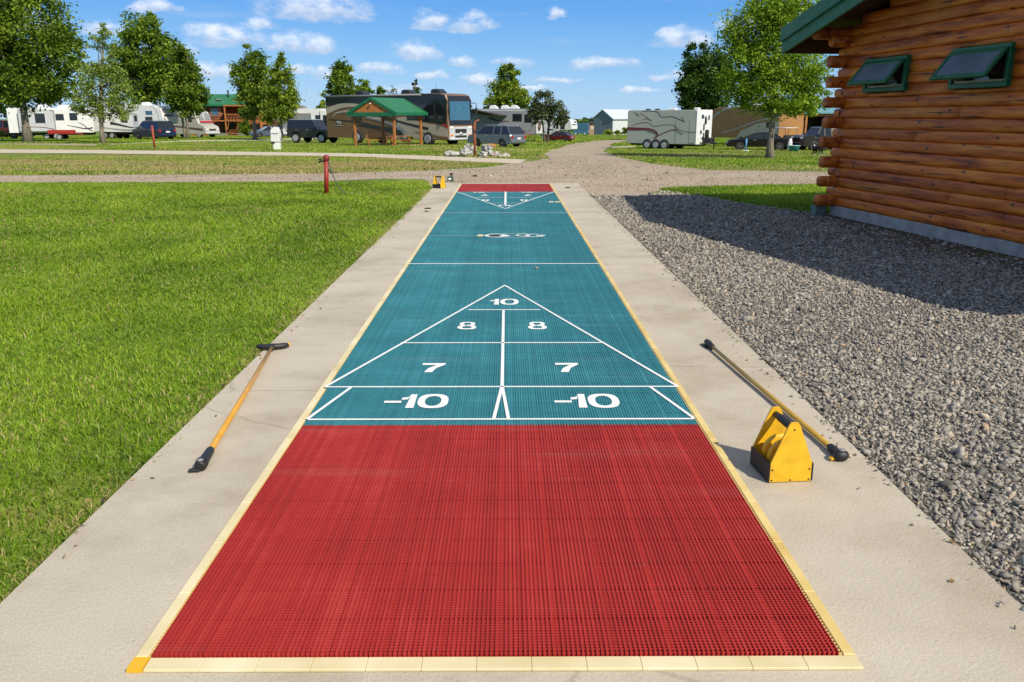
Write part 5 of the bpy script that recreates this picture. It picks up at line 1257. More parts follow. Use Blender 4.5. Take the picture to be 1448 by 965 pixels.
# grey motorhome with a covered windscreen
def cab_motorhome():
    h = 4.0
    root, b, zm = rv('motorhome', 'grey motorhome with pale cover over its sloping windscreen left of the lodge', 'motorhome', at(266, 108), R(-24), [(-h, .5), (-h, 3.1), (-h+.1, 3.2), (h-1.9, 3.2), (h-1.55, 3.05), (h-.95, 1.7), (h-.15, 1.35), (h, 1.1), (h, .55), (h-.1, .45)], 2.4, M_BEIGE)
    for sg in (-1, 1):
        y = sg*1.2
        rwin(b, h-3.0, h-2.0, 1.9, 2.7, y, sg); rwin(b, -h+1, -h+2.4, 1.8, 2.6, y, sg); swoosh(b, 'swoosh', [(-h+.3, 1.5), (-h+3, 1.4), (h-2.2, 1.15), (h-.4, 1.0)], .1, .3, mat('brown_graphic', (.09, .06, .045), .4), y, sg)
        for x in (-h+2.2, h-1.1): wheel(root, x, sg*1.05, .4, .25)
        MB().box((h-.0, sg*.85, .98), (.12, .34, .2), bev=.04).build('headlight', MT['lampglass'], root)
    cv = MB(); cv.slab([(h-.93, -1.08, 1.72), (h-.93, 1.08, 1.72), (h-1.56, 1.05, 3.05), (h-1.56, -1.05, 3.05)], (.05, 0, .03)); c = cv.build('windscreen_cover', MT['lightgrey'], root)
    rb = MB(); rb.slab([(h-.86, -1.0, 1.80), (h-.86, 1.0, 1.80), (h-.98, 1.0, 2.04), (h-.98, -1.0, 2.04)], (.03, 0, .02)); rb.build('red_band', MT['red'], c)
    for sg in (-1, 1):
        g = MB(); g.slab([(h-1.02, sg*.12, 2.15), (h-1.02, sg*.98, 2.15), (h-1.5, sg*.95, 2.95), (h-1.5, sg*.12, 2.95)], (.03, 0, .02)); g.build('mesh_window', MT['grey'], c)
    MB().box((h+.02, 0, .62), (.25, 2.3, .3), bev=.08).build('front_bumper', MT['lightgrey'], root); MB().box((h-.0, 0, 1.0), (.08, 1.1, .2), bev=.02).build('grille', MT['under'], root)
    roof_unit(root, -.5, 3.2, MT['white'])
cab_motorhome()
def white_trailer():
    h = 2.9
    root, b, zm = rv('travel_trailer', 'white trailer with two dark windows behind the charcoal four wheel drive', 'trailer', at(448, 84), R(-14), [(-h, .6), (-h-.05, 2.0), (-h+.3, 2.85), (-h+.5, 2.95), (h-.1, 2.95), (h, 2.85), (h, .7), (h-.1, .6)], 2.3, MT['white'])
    for sg in (-1, 1):
        y = sg*1.15
        rwin(b, .55, 1.2, 1.3, 2.35, y, sg); rwin(b, 1.4, 2.15, 1.3, 2.35, y, sg); rwin(b, -2.1, .1, 1.8, 2.5, y, sg, MT['grey'], MT['under'])
        for x in (-.4, .5): wheel(root, x, sg*1.0, .34, .2)
    MB().box((1.75, -1.22, 1.75), (1.25, .15, 2.1), bev=.03).build('slide_out', MT['white'], b); rwin(b, 1.4, 2.15, 1.3, 2.35, -1.3, -1)
    ladder(root, h+.05, .5, .8, 2.9); roof_unit(root, -1.3, 2.95, MT['grey'], .7)
    MB().tube([(-h+.1, -1.1, 2.85), (-h-.2, -1.2, 3.1)], .07, 8).build('awning_end', MT['white'], root)
white_trailer()
def grey_trailer():
    h = 3.3
    root, b, zm = rv('travel_trailer', 'grey travel trailer with white end cap and spare tyre behind the silver estate car', 'trailer', at(712, 80), R(-16), [(-h, .6), (-h, 2.75), (-h+.1, 2.85), (h-.3, 2.85), (h-.1, 2.7), (h, 2.3), (h+.05, .7), (h-.1, .6)], 2.4, mat('mid_grey_side', (.24, .245, .255), .4, var=.06, vs=1.5))
    for sg in (-1, 1):
        y = sg*1.2
        rwin(b, h-2.1, h-1.25, 1.75, 2.4, y, sg); rwin(b, h-1.0, h-.3, 1.65, 2.35, y, sg); swoosh(b, 'swoosh', [(-h+2.3, 2.05), (-h+3.2, 1.8), (h-2.4, 1.75)], .18, .04, M_SW, y, sg); swoosh(b, 'swoosh', [(-h+.1, 2.72), (0, 2.7), (h-.4, 2.68)], .12, .1, MT['lightgrey'], y, sg)
        for x in (-.8, .1): wheel(root, x, sg*1.02, .36, .22)
    MB().prism([(h-.35, 2.84), (h-.1, 2.72), (h+.02, 2.3), (h+.08, .7), (h+.15, .7), (h+.1, 2.34), (h-.02, 2.8), (h-.32, 2.9)], -1.22, 1.22).build('end_cap', MT['white'], root)
    MB().lathe([(.1, .12), (.27, .12), (.31, .06), (.31, -.06), (.1, -.06)], (h+.16, -.55, 1.25), 'x', 16).build('spare_tyre', mat('brown_tyre_cover', (.14, .08, .05), .7), root)
    for x in (-.9, .2, 1.1): roof_unit(root, x, 2.84, MT['white'], .75)
    aw = MB(); aw.slab([(-h+.2, -1.2, 2.55), (-h+1.2, -2.4, 2.75), (h-3.0, -2.4, 2.2), (h-2.6, -1.2, 2.2)], (0, 0, .06)); aw.build('awning', MT['under'], root)
    ar = MB(); ar.tube([(-h+1.2, -2.4, 2.75), (-h+.4, -1.2, 1.0)], .03, 6); ar.tube([(h-3.0, -2.4, 2.2), (h-2.8, -1.2, 1.0)], .03, 6); ar.build('awning_arm', MT['under'], root)
    return root
GTR = grey_trailer()
def bicycle(p, rz, label, m):
    root = thing('bicycle', label, 'bicycle', p, rz, 'bicycles')
    for x in (-.5, .5):
        mb = MB(); mb.tube([(x+.32*math.cos(2*PI*i/18), 0, .34+.32*math.sin(2*PI*i/18)) for i in range(19)], .02, 6, False)
        for k in range(6): mb.cyl((x, 0, .34), (x+.31*math.cos(PI*k/3), 0, .34+.31*math.sin(PI*k/3)), .005, n=4)
        mb.build('wheel', MT['tyre'], root)
    f = MB(); f.tube([(-.5, 0, .34), (-.15, 0, .8), (.35, 0, .78), (-.05, 0, .3), (-.5, 0, .34)], .02, 6); f.tube([(-.05, 0, .3), (-.17, 0, .88)], .018, 6); f.tube([(.5, 0, .34), (.33, 0, .95)], .02, 6); f.build('bike_frame', m, root)
    MB().tube([(.33, -.25, .97), (.33, .25, .97)], .015, 6).build('handlebar', MT['under'], root); MB().box((-.18, 0, .92), (.24, .12, .06), bev=.02).build('saddle', MT['black'], root)
bicycle(at(744, 72), R(-30), 'dark red bicycle leaning at the end of the grey trailer', MT['red'])
fifth_wheel('white trailer with rounded nose half hidden behind the olive tree', at(783, 100), R(-30), .62, 8.5)
# pale cargo trailer with horse-like swooshes
def cargo():
    pF, pR = at(997, 47.6), at(894, 49.8); d = pF-pR; rz = heading(d.x, d.y)-R(6); h = 2.12; c = (pF+pR)/2
    root, b, zm = rv('cargo_trailer', 'pale grey enclosed cargo trailer with three wheels and black and red swoosh graphics', 'trailer', c, rz, [(-h, .30), (-h, 2.0), (-h+.06, 2.1), (h-.06, 2.1), (h, 2.0), (h, .30)], 1.9, mat('pale_grey_aluminium', (.40, .41, .36), .4, var=.05, vs=1))
    m_r = mat('dark_red_graphic', (.16, .02, .02), .4)
    for sg in (-1, 1):
        y = sg*.95; Xc = lambda px: (px-894)/103*2*h-h; Zc = lambda py: (209.5-py)/51.5*2.1
        def sw(name, pp, a, e, m, lift=.004): swoosh(b, name, [(Xc(x), Zc(z)) for x, z in pp], a, e, m, y, sg, lift)
        sw('swoosh', [(917, 159), (938, 160), (946, 167), (960, 166.5), (972, 170), (980, 173)], .03, .035, M_SW)
        sw('swoosh', [(905, 160), (908, 163), (912, 165.5)], .02, .05, M_SW); sw('swoosh', [(914, 162), (920, 165), (926, 168)], .02, .015, MT['red'])
        sw('swoosh', [(917, 171), (924, 169), (931, 172)], .015, .05, m_r)
        sw('swoosh', [(901, 178.5), (914, 175), (926, 174.5), (936, 179), (950, 177), (964, 177.5), (972, 183), (984, 186), (996, 186)], .02, .02, m_r, .006)
        sw('swoosh', [(894.6, 182.5), (912, 182.8), (928, 183), (938, 186), (941, 191), (936, 197)], .17, .03, m_r, .008)
        sw('swoosh', [(925, 185), (936, 187.5), (942, 191)], .03, .05, M_SW, .011)
        sw('swoosh', [(936, 194), (948, 188.5), (960, 184), (970, 183.5)], .04, .035, m_r, .012)
        sw('swoosh', [(965, 180), (970, 185), (978, 189)], .02, .035, M_SW, .014)
        sw('swoosh', [(974, 167), (977, 168.5), (977, 170.5), (973, 171)], .014, .014, M_SW)
        sw('swoosh', [(977, 206), (990, 200), (996, 203.5)], .015, .02, M_SW)
        mb = MB(); mb.box((h*.42, y+sg*.004, .95), (.012, .01, 1.2)); mb.box((h*.8, y+sg*.004, .95), (.012, .01, 1.2)); mb.build('door_seam', MT['grey'], b)
        for k in (926, 939, 951.5):
            x = Xc(k); wheel(root, x, sg*.905, .25, .17, MT['rim'], 5); MB().lathe([(0, -.006), (.29, -.006), (.29, .006), (0, .006)], (x, sg*.95, .27), 'y', 18).build('wheel_arch', MT['under'], b)
    mb = MB()
    for x in (-h*.62, -h*.35): mb.box((x, 0, 2.14), (.22, .22, .08), bev=.02)
    mb.build('roof_vent', MT['under'], root)
    mb = MB(); mb.box((h*.1, 0, 2.15), (.42, .35, .11), bev=.03); mb.box((h*.78, 0, 2.16), (.26, .3, .14), bev=.03); mb.build('roof_vent_cover', MT['white'], root)
    MB().box((h-.03, 0, 1.2), (.08, 1.92, 1.82), bev=.03).build('front_cap', MT['white'], root)
    g = MB()
    for k, (yy, zz, a, e) in enumerate(((-.3, 1.75, .34, .24), (.1, 1.55, .3, .5), (-.1, 1.2, .2, .4), (.35, .9, .16, .22), (-.45, .95, .2, .24), (-.2, .62, .3, .14), (.5, 1.7, .2, .3))):
        n = 12; g.slab([(h+.0125+.0005*k, yy+a/2*math.cos(2*PI*i/n)*(1+.3*math.sin(3*i)), zz+e/2*math.sin(2*PI*i/n)) for i in range(n)], (.004, 0, 0))
    g.build('front_graphic', M_SW, root)
    t = MB(); t.tube([(h, -.5, .38), (h+.75, 0, .38)], .04, 6); t.tube([(h, .5, .38), (h+.75, 0, .38)], .04, 6); t.tube([(h+.6, 0, .05), (h+.6, 0, .8)], .04, 8); t.box((h+.3, 0, .52), (.4, .5, .26), bev=.03); t.lathe([(0, 0), (.11, 0), (.11, .4), (.06, .46), (0, .46)], (h+.22, -.12, .62), n=10); t.build('drawbar', MT['under'], root)
    MB().box((0, 0, .26), (2*h-.3, 1.5, .1)).build('chassis', MT['under'], root)
cargo()
# tan and brown trailer behind the black car
def tan_trailer():
    pF, pR = at(1117, 56), at(1012, 62); d = pF-pR; h = d.length/2
    root, b, zm = rv('toy_hauler_trailer', 'brown and tan trailer with curved pale stripes behind the black car', 'trailer', (pF+pR)/2, heading(d.x, d.y), [(-h, .5), (-h, 1.7), (-h+.5, 2.25), (-h+1.2, 2.5), (h-.1, 2.55), (h, 2.45), (h, .5)], 2.2, mat('copper_brown_side', (.34, .165, .055), .4, var=.12, vs=1))
    for sg in (-1, 1):
        y = sg*1.1
        pb = MB(); panel_poly(pb, [(-h*.1, .54), (h*.05, 1.0), (h*.45, 1.45), (h-.02, 1.7), (h-.02, .54)], y, sg, .006); pb.build('tan_rear_panel', M_TAN, b)
        swoosh(b, 'swoosh', [(-h+.1, 1.3), (-h+.8, 1.85), (-h+1.8, 2.35), (-h+2.6, 2.45)], .06, .1, MT['lightgrey'], y, sg, .008); swoosh(b, 'swoosh', [(-h*.5, .8), (0, 1.2), (h*.5, 1.65), (h-.02, 1.85)], .04, .06, MT['lightgrey'], y, sg, .012)
        rwin(b, h*.68, h*.86, 1.2, 1.55, y+sg*.006, sg)
        for x in (0, .8): wheel(root, x, sg*.95, .33, .2)
    roof_unit(root, 0, 2.5, MT['white'])
tan_trailer()
def box_camper(name, label, cat, loc, rz, L_, Wd, H, m, wm, zb=.35, win=True):
    h = L_/2; root, b, zm = rv(name, label, cat, loc, rz, [(-h, zb), (-h, H-.12), (-h+.12, H), (h-.12, H), (h, H-.12), (h, zb)], Wd, m)
    for sg in (-1, 1):
        rwin(b, -h*.75, -h*.15, H*.5, H*.82, sg*Wd/2, sg, wm); rwin(b, h*.05, h*.75, H*.45, H*.85, sg*Wd/2, sg, wm)
        for x in (-h*.6, h*.6): wheel(root, x, sg*(Wd/2-.12), .3, .2)
    MB().box((h+.01, 0, H*.65), (.03, Wd*.75, H*.28), bev=.02).build('end_window', wm, root)
    mb = MB()
    for sg in (-1, 1): mb.box((h+.02, sg*Wd*.36, zb+.3), (.05, .2, .14), bev=.02)
    mb.build('lamp', MT['lampglass'], root); return root
box_camper('blue_camper', 'blue boxy camper with glassy sides standing left of the grey barn', 'camper', at(821, 142), R(-8), 2.5, 2.0, 1.95, mat('blue_enamel', (.04, .12, .2), .4), MT['blueglass'])
box_camper('orange_van', 'orange van with dark windows behind the lodge tree trunk', 'van', at(368, 118), R(-20), 2.0, 1.8, 2.1, mat('orange_enamel', (.42, .14, .03), .4), MT['glass'])
def golf_cart():
    root = thing('golf_cart', 'lime green golf cart behind the bright tree trunk beside the turquoise tub', 'cart', at(1110, 47), R(100), s=.62)
    lime = mat('lime_paint', (.3, .42, .05), .4, coat=.3)
    MB().prism([(-1.1, .3), (-1.1, .85), (-.3, .85), (-.2, .5), (.5, .5), (.6, 1.0), (1.0, .95), (1.2, .7), (1.2, .3)], -.58, .58, .03, .05).build('body', lime, root)
    MB().box((0, 0, 1.85), (1.9, 1.2, .06), bev=.02).build('canopy', MT['white'], root)
    p = MB()
    for x, x2 in ((-.9, -.85), (.75, .55)):
        for sg in (-1, 1): p.tube([(x, sg*.52, .8), (x2, sg*.54, 1.84)], .022, 6)
    p.build('canopy_post', MT['under'], root)
    MB().box((-.5, 0, 1.0), (.18, 1.0, .5), bev=.05).build('backrest', MT['under'], root); MB().box((-.15, 0, .86), (.55, 1.0, .12), bev=.04).build('seat', MT['under'], root)
    for x in (-.75, .8):
        for sg in (-1, 1): wheel(root, x, sg*.5, .24, .18)
golf_cart()
def loose_wheel():
    root = thing('red_wheel', 'dark red spoked wheel leaning by the cabin corner behind the small dog', 'wheel', at(1163, 43.6), R(8))
    MB().lathe([(.22, -.06), (.29, -.06), (.31, 0), (.29, .06), (.22, .06)], (0, 0, .31), 'y', 20).build('tyre', MT['tyre'], root)
    mb = MB(); mb.lathe([(0, -.03), (.23, -.03), (.23, .03), (0, .03)], (0, 0, .31), 'y', 20); mb.lathe([(0, -.06), (.07, -.06), (.07, -.02), (0, -.02)], (0, 0, .31), 'y', 12); mb.build('rim', MT['red'], root)
loose_wheel()

# ------------------------------------------------------------------ buildings
M_LODGE = wood_mat('lodge_red_log', (.10, .025, .008), (.19, .055, .016), (.26, .085, .025), (.6, 5, 9), .55, False, 0)
def gable_building(): pass
def lodge():
    p = at(318, 136); root = thing('timber_lodge', 'two storey red log lodge with green metal roof and timber balcony', 'building', p, R(4))
    W0, W1, D = -6.2, 6.6, 8.0
    mb = MB()
    for k in range(17): mb.prism([(W0, .3+k*.26), (W0, .3+k*.26+.25), (W1, .3+k*.26+.25), (W1, .3+k*.26)], 0, D, .0)
    b = mb.build('wall', M_LODGE, root)
    # logs bulge: half-round courses on the front
    m2 = MB()
    for k in range(17): m2.tube([(W0-.25, .02, .43+k*.26), (-1.8 if k < 8 else 1.9, .02, .43+k*.26)], .13, 8)
    m2.build('log_courses', M_LODGE, b)
    rf = MB(); rf.slab([(W0-.7, -.9, 4.55), (W1+.7, -.9, 4.55), (W1+.7, D/2, 6.2), (W0-.7, D/2, 6.2)], (0, 0, .12)); rf.slab([(W0-.7, D+.9, 4.55), (W1+.7, D+.9, 4.55), (W1+.7, D/2+.003, 6.2), (W0-.7, D/2+.003, 6.2)], (0, 0, .12)); r = rf.build('roof', MT['greenroof'], root)
    MB().slab([(W0-.6, 0, 4.5), (W0-.6, D, 4.5), (W0-.6, D/2, 6.1)], (.2, 0, 0)).build('gable', M_LODGE, root)
    f = MB(); f.box(((W0+W1)/2, -.94, 4.56), (W1-W0+1.4, .06, .26)); f.build('eave_board', MT['greentrim'], r)
    MB().tube([(.4, 2.6, 5.3), (.4, 2.6, 6.9)], .16, 10).build('chimney_pipe', mat('dark_green_flue', (.03, .07, .045), .5), r)
    MB().box((-.8, 1.0, 5.45), (.8, .6, .2), bev=.03).build('skylight', MT['grey'], r)
    for x in (-4.2, -1.1):
        w_ = MB().box((x, -.14, 3.55), (1.7, .1, 1.35), bev=.04).build('window', mat('window_timber', (.3, .13, .06), .5), root); MB().box((x-.1, -.20, 3.6), (1.0, .04, 1.0)).build('pane', MT['blueglass'], w_); MB().box((x+.55, -.195, 3.6), (.3, .03, 1.0)).build('curtain', M_BROWN, w_)
    bl = MB(); bl.box((2.2, -1.5, 2.28), (6.8, 2.9, .16)); bl.box((3.2, -1.5, 4.5), (4.6, 3.1, .2)); bl.build('balcony_deck', MT['orangewood'], root)
    ps = MB()
    for x, z in ((1.0, 4.5), (3.4, 2.3), (5.4, 4.5), (-1.1, 2.3)): ps.box((x, -2.85, z/2), (.2, .2, z))
    ps.build('balcony_post', MT['orangewood'], root)
    rl = MB(); rl.box((3.2, -2.86, 3.25), (4.4, .08, .1)); rl.box((3.2, -2.86, 2.5), (4.4, .08, .08))
    for k in range(18): rl.box((1.15+k*.25, -2.86, 2.87), (.06, .06, .72), Matrix.Rotation(R(18 if k % 2 else -18), 3, 'Y'))
    rl.build('balcony_railing', MT['orangewood'], root)
    pr = MB(); pr.box((-2.6, -2.4, 1.0), (3.4, .1, .12)); pr.box((-2.6, -2.4, 2.3), (4.0, .12, .16)); pr.box((-2.4, -2.4, 1.65), (.12, .12, 1.3)); pr.box((-4.2, -2.4, 1.15), (.14, .14, 2.3)); pr.build('porch_rail', MT['orangewood'], root)
    MB().box((-2.6, -1.2, .45), (3.6, 2.3, .9)).build('porch_base', M_LODGE, root)
    st = MB()
    for k in range(5): st.box((2.2, -3.1-k*.28, .95-k*.19), (1.4, .3, .05))
    st.tube([(1.5, -3.0, 2.0), (1.5, -4.3, 1.0)], .05, 6); st.tube([(2.9, -3.0, 2.0), (2.9, -4.3, 1.0)], .05, 6); st.build('porch_steps', MT['orangewood'], root)
    MB().box((2.0, -3.6, .25), (7, .25, .5)).build('retaining_kerb', mat('grey_green_kerb', (.16, .17, .12), .9), root)
    MB().box((.6, -.16, 1.2), (1.6, .1, 2.0)).build('doorway', MT['glass'], root)
lodge()
def barn():
    p = at(852, 166); root = thing('metal_barn', 'grey metal barn with pale corrugated roof and white side wall far down the road', 'barn', p, R(-40))
    def corr(c, col):
        return mat(c, col, .5, .1, var=.06, vs=2)
    g = MB(); g.slab([(-2.15, 0, -.2), (2.15, 0, -.2), (2.15, 0, 3.0), (0, 0, 4.45), (-2.15, 0, 3.0)], (0, .15, 0)); ga = g.build('gable_wall', corr('blue_grey_cladding', (.17, .205, .25)), root)
    rb = MB()
    for k in range(15): x = -2.0+k*.29; rb.box((x, -.012, 1.3), (.05, .03, 2.9))
    rb.build('cladding_rib', corr('blue_grey_rib', (.15, .185, .23)), ga); MB().box((.2, -.03, 2.0), (.25, .06, .3)).build('vent', MT['under'], ga)
    sd = MB(); sd.box((2.08, 4.9, 1.4), (.14, 9.4, 3.2)); sd.box((-2.08, 4.9, 1.4), (.14, 9.4, 3.2)); sd.slab([(-2.15, 9.7, -.2), (2.15, 9.7, -.2), (2.15, 9.7, 3.0), (0, 9.7, 4.45), (-2.15, 9.7, 3.0)], (0, .15, 0)); sd.build('side_wall', corr('white_cladding', (.62, .63, .64)), root)
    rf = MB()
    for sg in (-1, 1): rf.slab([(sg*2.45, -.25, 2.78), (sg*2.45, 9.9, 2.78), (sg*.001, 9.9, 4.5), (sg*.001, -.25, 4.5)], (0, 0, .12))
    rf.build('roof', corr('pale_roof_sheet', (.55, .6, .64)), root)
    MB().box((2.22, 7.6, 1.6), (.12, .5, 2.6), bev=.03).build('dark_flue', MT['under'], root)
barn()
def small_shed():
    root = thing('garden_shed', 'small tan shed between the blue camper and the grey barn', 'shed', at(835.5, 158), R(5))
    MB().box((0, 0, .9), (.9, 1.2, 2.0)).build('wall', mat('tan_boards', (.3, .2, .12), .8, var=.25, vs=5), root); MB().slab([(-.6, -.75, 1.85), (.6, -.75, 1.85), (.6, .75, 2.3), (-.6, .75, 2.3)], (0, 0, .08)).build('roof', MT['under'], root); MB().box((.1, -.62, 1.25), (.45, .05, .5)).build('window', MT['lightgrey'], root)
small_shed()
def timber_shed():
    p = at(1160, 60); root = thing('timber_shed', 'open fronted timber shed with teal metal roof behind the cabin corner', 'shed', p, R(3))
    lg = MB(); lg.box((0, 3.2, 1.2), (5.0, .15, 2.4)); lg.box((-2.45, 1.6, 1.2), (.15, 3.2, 2.4)); lg.box((2.45, 1.6, 1.2), (.15, 3.2, 2.4)); lg.box((.9, .3, .75), (1.7, .12, 1.9)); lg.build('wall', mat('brown_boards', (.15, .075, .035), .75, var=.25, vs=4), root)
    MB().box((1.0, .22, 1.4), (1.0, .05, .9)).build('tan_door_panel', mat('tan_ply', (.33, .25, .17), .7, var=.1), root); MB().box((-1.1, .8, .9), (1.5, .1, 1.6)).build('doorway', MT['under'], root)
    MB().slab([(-2.9, -.7, 2.1), (2.9, -.7, 2.1), (2.9, 3.7, 3.0), (-2.9, 3.7, 3.0)], (0, 0, .1)).build('roof', mat('teal_roof', (.14, .33, .36), .4, .1, var=.1), root)
    ps = MB()
    for x in (-2.6, -1.35, 2.6): ps.box((x, -.5, 1.05), (.13, .13, 2.15))
    ps.build('post', MT['orangewood'], root); MB().box((0, -.5, 2.02), (5.5, .12, .16)).build('front_beam', MT['orangewood'], root)
timber_shed()

# ---- picnic shelter
def shelter():
    p = at(550, 58.2); rz = R(-25); root = thing('picnic_shelter', 'small picnic shelter with green metal roof on orange timber posts', 'shelter', p, rz)
    w2, d2, ze, zr = 1.75, 1.95, 2.12, 3.0
    # ridge runs along local y; gable end faces -y
    rf = MB()
    for sg in (-1, 1): rf.slab([(sg*(w2+.12), -d2, ze-.08), (sg*(w2+.12), d2, ze-.08), (sg*.001, d2, zr), (sg*.001, -d2, zr)], (0, 0, .07))
    r = rf.build('roof', MT['greenroof'], root)
    fa = MB()
    for sg in (-1, 1):
        for y in (-d2-.05, d2+.01): fa.slab([(sg*(w2+.15), y, ze-.2), (sg*.001, y, zr-.1), (sg*.001, y, zr+.09), (sg*(w2+.15), y, ze+.02)], (0, .04, 0))
        fa.box((sg*(w2+.14), 0, ze-.07), (.04, 2*d2, .18))
    fa.box((0, -d2-.0, ze-.1), (2*w2, .05, .24)); fa.build('fascia', MT['greentrim'], r)
    MB().slab([(-w2+.1, -d2+.03, ze), (w2-.1, -d2+.03, ze), (0, -d2+.03, zr-.05)], (0, .04, 0)).build('gable_board', mat('orange_gable', (.42, .15, .035), .6, var=.15, vs=4), root)
    MB().slab([(-w2+.1, d2-.07, ze), (w2-.1, d2-.07, ze), (0, d2-.07, zr-.05)], (0, .04, 0)).build('gable_board', MT['orangewood'], root)
    MB().lathe([(0, -.05), (.06, -.03), (.07, .02), (0, .05)], (0, -d2-.08, zr-.32), n=10).build('lamp', MT['lampglass'], root)
    for x in (-1, 1):
        for y in (-1, 1):
            MB().box((x*(w2-.25), y*(d2-.3), (ze-.1)/2), (.15, .15, ze+.1), bev=.015).build('post', MT['orangewood'], root)
    br = MB()
    for x in (-1, 1):
        for y in (-1, 1): br.tube([(x*(w2-.25), y*(d2-.3), ze-.65), (x*(w2-.75), y*(d2-.3), ze-.1)], .05, 5)
    for y in (-1, 1): br.box((0, y*(d2-.3), ze-.06), (2*w2-.2, .12, .16))
    for x in (-1, 1): br.box((x*(w2-.25), 0, ze-.03), (.12, 2*d2-.3, .14))
    br.build('brace', MT['orangewood'], root)
    MB().box((0, 0, .0), (3.2, 3.4, .06)).build('slab', G_PATH, root)
shelter()
def picnic_table(p, rz, label, s):
    root = thing('picnic_table', label, 'table', p, rz, s=s); mb = MB()
    for k in range(5): mb.box((0, -.3+k*.15, .74), (1.8, .14, .04), bev=.005)
    mb.build('tabletop', MT['orangewood'], root)
    for y in (-.72, .72): MB().box((0, y, .45), (1.8, .26, .04), bev=.005).build('bench_seat', MT['orangewood'], root)
    for x in (-.65, .65):
        l = MB(); l.tube([(x, -.6, 0), (x, -.2, .74)], .045, 5); l.tube([(x, .6, 0), (x, .2, .74)], .045, 5); l.box((x, 0, .40), (.05, 1.5, .09)); l.build('leg_frame', MT['orangewood'], root)
picnic_table(at(566, 57.6), R(12), 'orange timber picnic table under the green roofed shelter', .85)
def wagon_bench():
    root = thing('wagon_wheel_bench', 'rustic timber bench with wagon wheel ends under the green roofed shelter', 'bench', at(533, 57.2), R(8), s=.95)
    MB().box((0, 0, .42), (1.25, .45, .06), bev=.01).build('seat', MT['orangewood'], root)
    b = MB(); b.tube([(-.6, .22, 1.0), (0, .24, 1.1), (.6, .22, 1.0)], .035, 6); b.tube([(-.6, .22, .5), (.6, .22, .5)], .03, 6)
    for k in range(7): x = -.55+k*.18; b.tube([(x, .22, .5), (x+.15, .23, 1.02)], .018, 5); b.tube([(x+.15, .22, .5), (x, .23, 1.02)], .018, 5)
    b.build('backrest', MT['orangewood'], root)
    for x in (-.66, .66):
        w_ = MB(); R0 = .38
        w_.tube([(x, R0*math.cos(2*PI*i/18), .4+R0*math.sin(2*PI*i/18)) for i in range(19)], .028, 6, False)
        for k in range(8): w_.cyl((x, 0, .4), (x, R0*math.cos(PI*k/4), .4+R0*math.sin(PI*k/4)), .016, n=5)
        w_.lathe([(0, -.05), (.06, -.05), (.06, .05), (0, .05)], (x, 0, .4), 'x', 8); w_.build('wagon_wheel', MT['orangewood'], root)
    for x in (-.5, .5): MB().box((x, 0, .2), (.07, .4, .42)).build('leg', MT['orangewood'], root)
wagon_bench()

# ---- posts, pedestal
def tap_post():
    p = gnd(461.5, 274.5); root = thing('water_post', 'short red standpipe with rounded cap and black hose on the near lawn', 'post', p)
    top = Vector((.035, 0, .70))
    MB().tube([(0, 0, -.05), (.033, 0, .64)], [.043, .042], 16).build('pipe', mat('weathered_red_paint', (.30, .028, .02), .5, var=.25, vs=16, bump=.15, bs=60), root)
    MB().lathe([(.045, -.06), (.054, -.05), (.056, -.02), (.058, .0), (.052, .03), (.03, .052), (0, .058)], (.034, 0, .66), n=16).build('cap', mat('dark_red_cap', (.20, .02, .016), .5, var=.2), root)
    v = MB(); v.tube([(.02, 0, .60), (-.07, -.02, .60), (-.10, -.02, .57)], [.02, .018, .016], 8); v.box((-.075, -.02, .632), (.07, .025, .02), bev=.004); v.build('valve', MT['black'], root)
    MB().tube([(-.10, -.02, .57), (-.13, -.02, .50), (-.17, -.02, .43)], .006, 6).build('string', mat('yellow_green_cord', (.35, .42, .10), .7), root)
    h = MB(); h.tube([(.07, -.02, .62), (.10, -.03, .5), (.16, -.05, .32), (.24, -.07, .15), (.33, -.09, .045), (.38, -.1, .02)], .009, 8); h.tube([(.06, 0, .44), (.10, -.02, .42), (.12, -.04, .38)], [.02, .016, .012], 8)
    h.build('hose', mat('dark_green_hose', (.05, .07, .055), .5), root)
tap_post()
def far_post():
    root = thing('marker_post', 'slim faded red post standing on the lawn in front of the navy car', 'post', at(219, 49.5)); 
    MB().tube([(0, 0, -.1), (-.03, 0, 1.26)], [.065, .06], 10).build('pipe', mat('faded_red_paint', (.32, .05, .03), .6, var=.2, vs=8), root); MB().lathe([(.062, 0), (.062, .03), (0, .05)], (-.03, 0, 1.25), n=10).build('cap', MT['red'], root)
far_post()
def rust_post():
    root = thing('water_post', 'rusty orange standpipe with bent top rising from the white boulders', 'post', at(671.5, 36))
    MB().tube([(0, 0, -.1), (0, 0, .85), (0, 0, 1.25), (.03, 0, 1.38), (.12, 0, 1.44), (.2, 0, 1.45)], [.055, .055, .05, .035, .03, .03], 10).build('pipe', mat('rusty_paint', (.30, .085, .03), .7, var=.3, vs=12), root)
    MB().box((.03, -.05, 1.0), (.06, .06, .1), bev=.01).build('valve', MT['under'], root)
rust_post()
def hook(px, Y, label):
    root = thing('hanger_pole', label, 'pole', at(px, Y)); MB().tube([(0, 0, -.1), (0, 0, 1.0), (.04, 0, 1.25), (.14, 0, 1.38), (.28, 0, 1.36)], .03, 8).build('rod', MT['white'], root)
    MB().tube([(.28, 0, 1.36), (.3, 0, 1.28)], .02, 6).build('hook_end', MT['white'], root)
hook(774, 72.5, 'thin white pole with curved top beside the maroon car')
